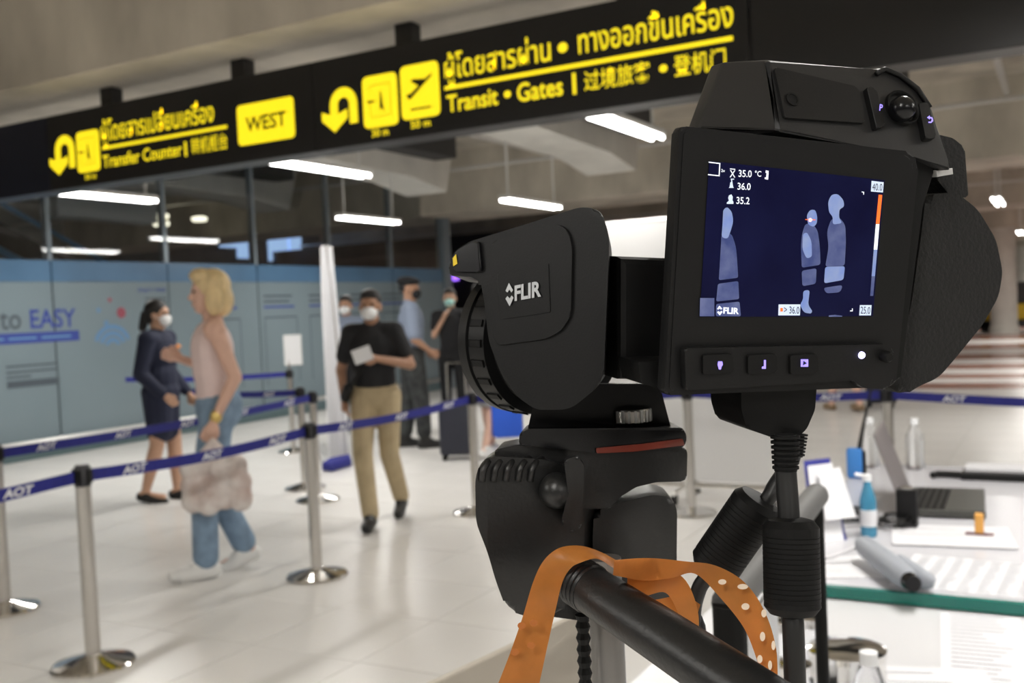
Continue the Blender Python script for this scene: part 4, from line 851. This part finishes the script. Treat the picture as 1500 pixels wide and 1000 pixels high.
# ---------------------------------------------------------------- tripod
tpb = atd(888,905,.49); tp_ = empty('tripod', (tpb.x,tpb.y,0), 'black video tripod with fluid head and pan handle carrying the thermal camera', 'tripod')
m_trip = mat('tripod_black', (.013,.013,.013), .36, bump=.1, scale=500)
EXTH = RW @ Vector((.06,.03,1)).normalized()
slab('mount_neck', [(778,606),(792,562),(966,562),(985,634),(770,642)], -0.0810, .045, m_blackpl, tp_, 2, .002, ext=EXTH)
bm = B(); lathe(bm, dv(924,608,-0.0830)-Z1*.0034, Z1, [(0,.0095),(.0006,.01),(.006,.01),(.0068,.0095)], 32); kw = mk('locking_wheel', bm, m_steel, tp_, smooth=30)
c0 = dv(924,608,-0.0830)
for k in range(20):
    a = 2*math.pi*k/20; bm = B(); box(bm, c0+Vector((math.cos(a)*.01,math.sin(a)*.01,0)), (.001,.0012,.0058), 0, Matrix.Rotation(a,3,'Z')); mk('knurl', bm, m_duct, kw)
slab('release_plate', [(761,634),(775,628),(1000,626),(1007,640),(1002,655),(872,663),(760,651)], -0.0670, .06, m_blackgl, tp_, 4, .002, ext=EXTH)
slab('red_tape', [(873,656),(940,650),(1000,642),(1003,652),(930,661),(874,664)], -0.0662, .003, mat('red_orange_tape', (.2,.03,.015), .3), tp_, 2, .0003, ext=EXTH)
slab('platform', [(725,658),(752,653),(1003,655),(1007,662),(1006,700),(1001,705),(962,706),(932,713),(908,728),(894,745),(850,745),(850,692),(725,673)], -0.0710, .05, m_trip, tp_, 4, .0015, ext=EXTH)
slab('head_body', [(696,700),(704,676),(724,668),(800,673),(852,690),(856,780),(852,835),(838,880),(816,902),(778,905),(742,893),(726,850),(714,808),(697,765)], -0.0650, .05, m_trip, tp_, 14, .004, 3, 45, ext=EXTH)
for k, x in enumerate((714,731,749,767,785)):
    bm = B(); tube(bm, [dv(x+10,671,-0.0730), dv(x,676,-0.0655), dv(x-6,688,-0.0638), dv(x-8,704,-0.0642)], .0017, 8); mk('grip_rib', bm, m_trip, tp_, smooth=True)
bm = B(); ball(bm, dv(816,718,-0.0590), .0085, 18); mk('tilt_knob', bm, m_trip, tp_, smooth=True)
slab('tilt_lever', [(826,674),(846,668),(856,682),(852,772),(838,782),(822,766),(832,722)], -0.0510, .012, m_trip, tp_, 5, .002, ext=EXTH)
slab('pan_housing', [(870,750),(905,736),(958,724),(984,728),(992,746),(991,862),(984,890),(880,892),(868,800)], -0.0790, .05, m_trip, tp_, 10, .004, 3, 45, ext=EXTH)
slab('head_core', [(846,735),(885,738),(885,880),(846,862)], -.083, .03, m_trip, tp_, 0, .001, ext=EXTH)
slab('head_base', [(786,842),(985,862),(972,900),(890,914),(800,902)], -0.0810, .04, m_trip, tp_, 8, .004, ext=EXTH)
bm = B(); h0, h1, h2 = atd(838,845,.452), atd(960,925,.41), atd(1085,1008,.372); tube(bm, [h0, h0.lerp(h1,.15), h1, h2, h2+(h2-h1)*1.2], [.0085,.0105,.0112,.0115,.0115], 24); hdl = mk('pan_handle', bm, m_trip, tp_, smooth=40)
for k in range(4):
    c = h0.lerp(h1, .06+k*.05); d = (h1-h0).normalized(); bm = B(); lathe(bm, c, d, [(0,.0108),(.0012,.0113),(.0024,.0108)], 24); mk('handle_ring', bm, m_trip, hdl, smooth=40)
colb = Vector((tpb.x,tpb.y,tpb.z+.03)); bm = B(); tube(bm, [colb, Vector((tpb.x,tpb.y,.72))], .0085, 20); mk('centre_column', bm, mat('grey_column', (.22,.21,.2), .4, metal=.5), tp_, smooth=40)
rk = atd(853,900,.475); bm = B(); zz = []
N = 90
for k in range(N): zz.append((rk.z-k*.0028, .0026 if k % 2 else .0036))
tube(bm, [(rk.x,rk.y,z) for z, r in zz], [r for z, r in zz], 10); mk('gear_rack', bm, m_blacksoft, tp_)
bm = B(); lathe(bm, (tpb.x,tpb.y,.74), Z1, [(0,.03),(.02,.05),(.1,.05),(.12,.03)], 24); mk('crown', bm, m_trip, tp_, smooth=40)
for k in range(3):
    a = .55+k*2*math.pi/3; u = Vector((math.cos(a),math.sin(a),0)); bm = B(); tube(bm, [Vector((tpb.x,tpb.y,.8))+u*.045, Vector((tpb.x,tpb.y,.4))+u*.26], .014, 12); lg = mk('leg', bm, m_trip, tp_)
    bm = B(); tube(bm, [Vector((tpb.x,tpb.y,.42))+u*.25, Vector((tpb.x,tpb.y,.02))+u*.47], .010, 12); mk('lower_leg', bm, m_steel, lg)
    bm = B(); ball(bm, Vector((tpb.x,tpb.y,.016))+u*.47, .016, 12); mk('rubber_foot', bm, m_blacksoft, lg)
# ---------------------------------------------------------------- cables with ferrite cores
m_cab = mat('cable_black', (.01,.01,.01), .45)
def cable(name_label, P, fer, r=.0042, strain=None):
    e = empty('cable', P[0], name_label, 'cable'); bm = B(); tube(bm, spline(P, 6), r, 14); mk('cord', bm, m_cab, e, smooth=40)
    a, b_ = fer; d = b_-a; L = d.length; prof = [(0,.006),(.001,.0095),(.004,.0118)]
    n = 14
    for k in range(n): prof += [(.006+(L-.012)*k/n,.0118),(.006+(L-.012)*(k+.8)/n,.0118),(.006+(L-.012)*(k+.9)/n,.0116)]
    prof += [(L-.004,.0118),(L-.001,.0095),(L,.006)]
    bm = B(); lathe(bm, a, d, prof, 28); mk('ferrite_core', bm, m_blacksoft, e, smooth=30)
    if strain:
        a, b_ = strain; d = b_-a; L = d.length; prof = []
        for k in range(7): prof += [(L*k/7,.0062-k*.0001),(L*(k+.5)/7,.0062-k*.0001),(L*(k+.55)/7,.0048),(L*(k+.95)/7,.0048)]
        bm = B(); lathe(bm, a, d, prof, 20); mk('strain_relief', bm, m_blacksoft, e, smooth=30)
D1 = .428
cable('thick black cable hanging straight down through a ribbed ferrite core', [atd(1150,636,D1), atd(1151,690,D1), atd(1156,765,.425), atd(1160,900,.422), atd(1165,1010,.42), atd(1168,1300,.42)+Vector((0,0,-.2)), atd(1168,1300,.45)+Vector((0,.05,-.75))], (atd(1158,758,.424), atd(1161,902,.421)), .0046, (atd(1150,638,D1), atd(1151,690,D1)))
D2 = .452
cable('black cable running slantwise through the tilted ferrite core', [atd(1164,636,D2), atd(1160,672,D2), atd(1135,712,D2), atd(1118,740,D2), atd(1042,836,.462), atd(1022,868,.465), atd(1016,915,.467), atd(1030,1010,.47), atd(1050,1300,.47)+Vector((0,0,-.2)), atd(1060,1300,.47)+Vector((0,.05,-.7))], (atd(1116,728,D2), atd(1040,838,.462)), .0036, (atd(1163,634,D2), atd(1160,668,D2)))
# ---------------------------------------------------------------- orange ribbons
m_rib = mat('orange_ribbon', (.66,.27,.06), .38, var=.08, scale=90); m_dot = mat('ribbon_dot', (.8,.66,.52), .5); m_tape = mat('clear_tape', (.9,.86,.82), .1, trans=1, ior=1.05, alpha=.5)
def ribbon(label, pairs, m=m_rib, th=.0004, dots=(), name='ribbon', cat='ribbon'):
    L_ = spline([atd(a[0], a[1], a[2]) for a, b_ in pairs], 6); R_ = spline([atd(b_[0], b_[1], b_[2]) for a, b_ in pairs], 6); bm = B(); pv = None
    for l, r in zip(L_, R_):
        row = [bm.verts.new(l), bm.verts.new(l.lerp(r,.5)), bm.verts.new(r)]
        if pv: bm.faces.new((pv[0],pv[1],row[1],row[0])); bm.faces.new((pv[1],pv[2],row[2],row[1]))
        pv = row
    bmesh.ops.solidify(bm, geom=bm.faces[:], thickness=th); o = mk(name, bm, m, label=label, cat=cat, smooth=40)
    for x, y, D, rx, ry, md in dots:
        flat('dot', [atd(x+rx*math.cos(a), y+ry*math.sin(a), D) for a in [k*math.pi/6 for k in range(12)]], md, o)
    return o
m_dot2 = mat('ribbon_dot_back', (.42,.13,.025), .4)
ribbon('orange ribbon draped over the pan handle, hanging down over the tripod head', [((726,1010,.425),(788,1010,.43)),((745,962,.425),(800,955,.43)),((765,905,.428),(814,892,.433)),((781,852,.432),(824,852,.438)),((797,820,.436),(836,832,.436)),((820,802,.44),(850,824,.432)),((850,799,.44),(874,818,.428)),((880,808,.436),(896,830,.426)),((906,822,.43),(912,840,.424))],
    dots=[(x, y, .4225, 6, 5, m_dot2) for x, y in ((764,916),(782,912),(754,955),(778,945))])
ribbon('orange ribbon with white dots arching off towards the ferrite core', [((900,820,.426),(898,842,.424)),((950,817,.424),(945,850,.424)),((1005,822,.424),(985,846,.426)),((1048,828,.424),(1018,840,.428)),((1090,852,.422),(1054,874,.428)),((1120,895,.42),(1090,920,.426)),((1137,950,.418),(1110,970,.424)),((1139,1010,.416),(1122,1012,.422))],
    dots=[(x, y, D-.004, rx, ry, m_dot) for x, y, D, rx, ry in ((1058,852,.424,6,4),(1088,859,.422,8,4),(1092,888,.423,6,5),(1119,898,.421,4,6),(1117,932,.421,4,7),(1133,945,.419,3,7),(1113,965,.421,4,6),(1128,974,.42,3,7))])
ribbon('orange ribbon loop hanging from the taped knot under the handle', [((918,830,.43),(920,878,.432)),((958,828,.43),(948,872,.432)),((1000,845,.43),(975,868,.434)),((1020,885,.432),(992,895,.436)),((1024,925,.434),(1000,925,.438)),((1020,965,.436),(988,945,.44))])
ribbon('short orange ribbon band crossing behind the handle loop', [((924,882,.437),(926,900,.437)),((960,878,.438),(958,908,.438)),((1000,872,.44),(996,918,.44)),((1026,885,.442),(1012,932,.442))])
ribbon('orange ribbon end folded low behind the pan handle', [((962,915,.44),(955,925,.44)),((985,915,.441),(975,935,.441)),((1000,925,.442),(988,950,.442)),((1015,950,.443),(1000,975,.443))])
ribbon('crumpled clear tape binding the ribbons to the handle', [((886,812,.422),(892,848,.421)),((915,820,.42),(910,860,.42)),((945,816,.421),(935,852,.42)),((960,812,.422),(965,838,.421))], m_tape, .0003, name='clear_tape', cat='tape')
# beige board beside the tripod
bm = B(); q0, q1 = atd(600,1017,.82), atd(868,890,.98); prism(bm, [q0, q1, Vector((q1.x,q1.y,0)), Vector((q0.x,q0.y,0))], RW @ Vector((.2,0,.97))*.018, .002)
mk('beige_board', bm, mat('beige_laminate', (.45,.41,.35), .4), label='beige board standing behind the tripod column', cat='board')
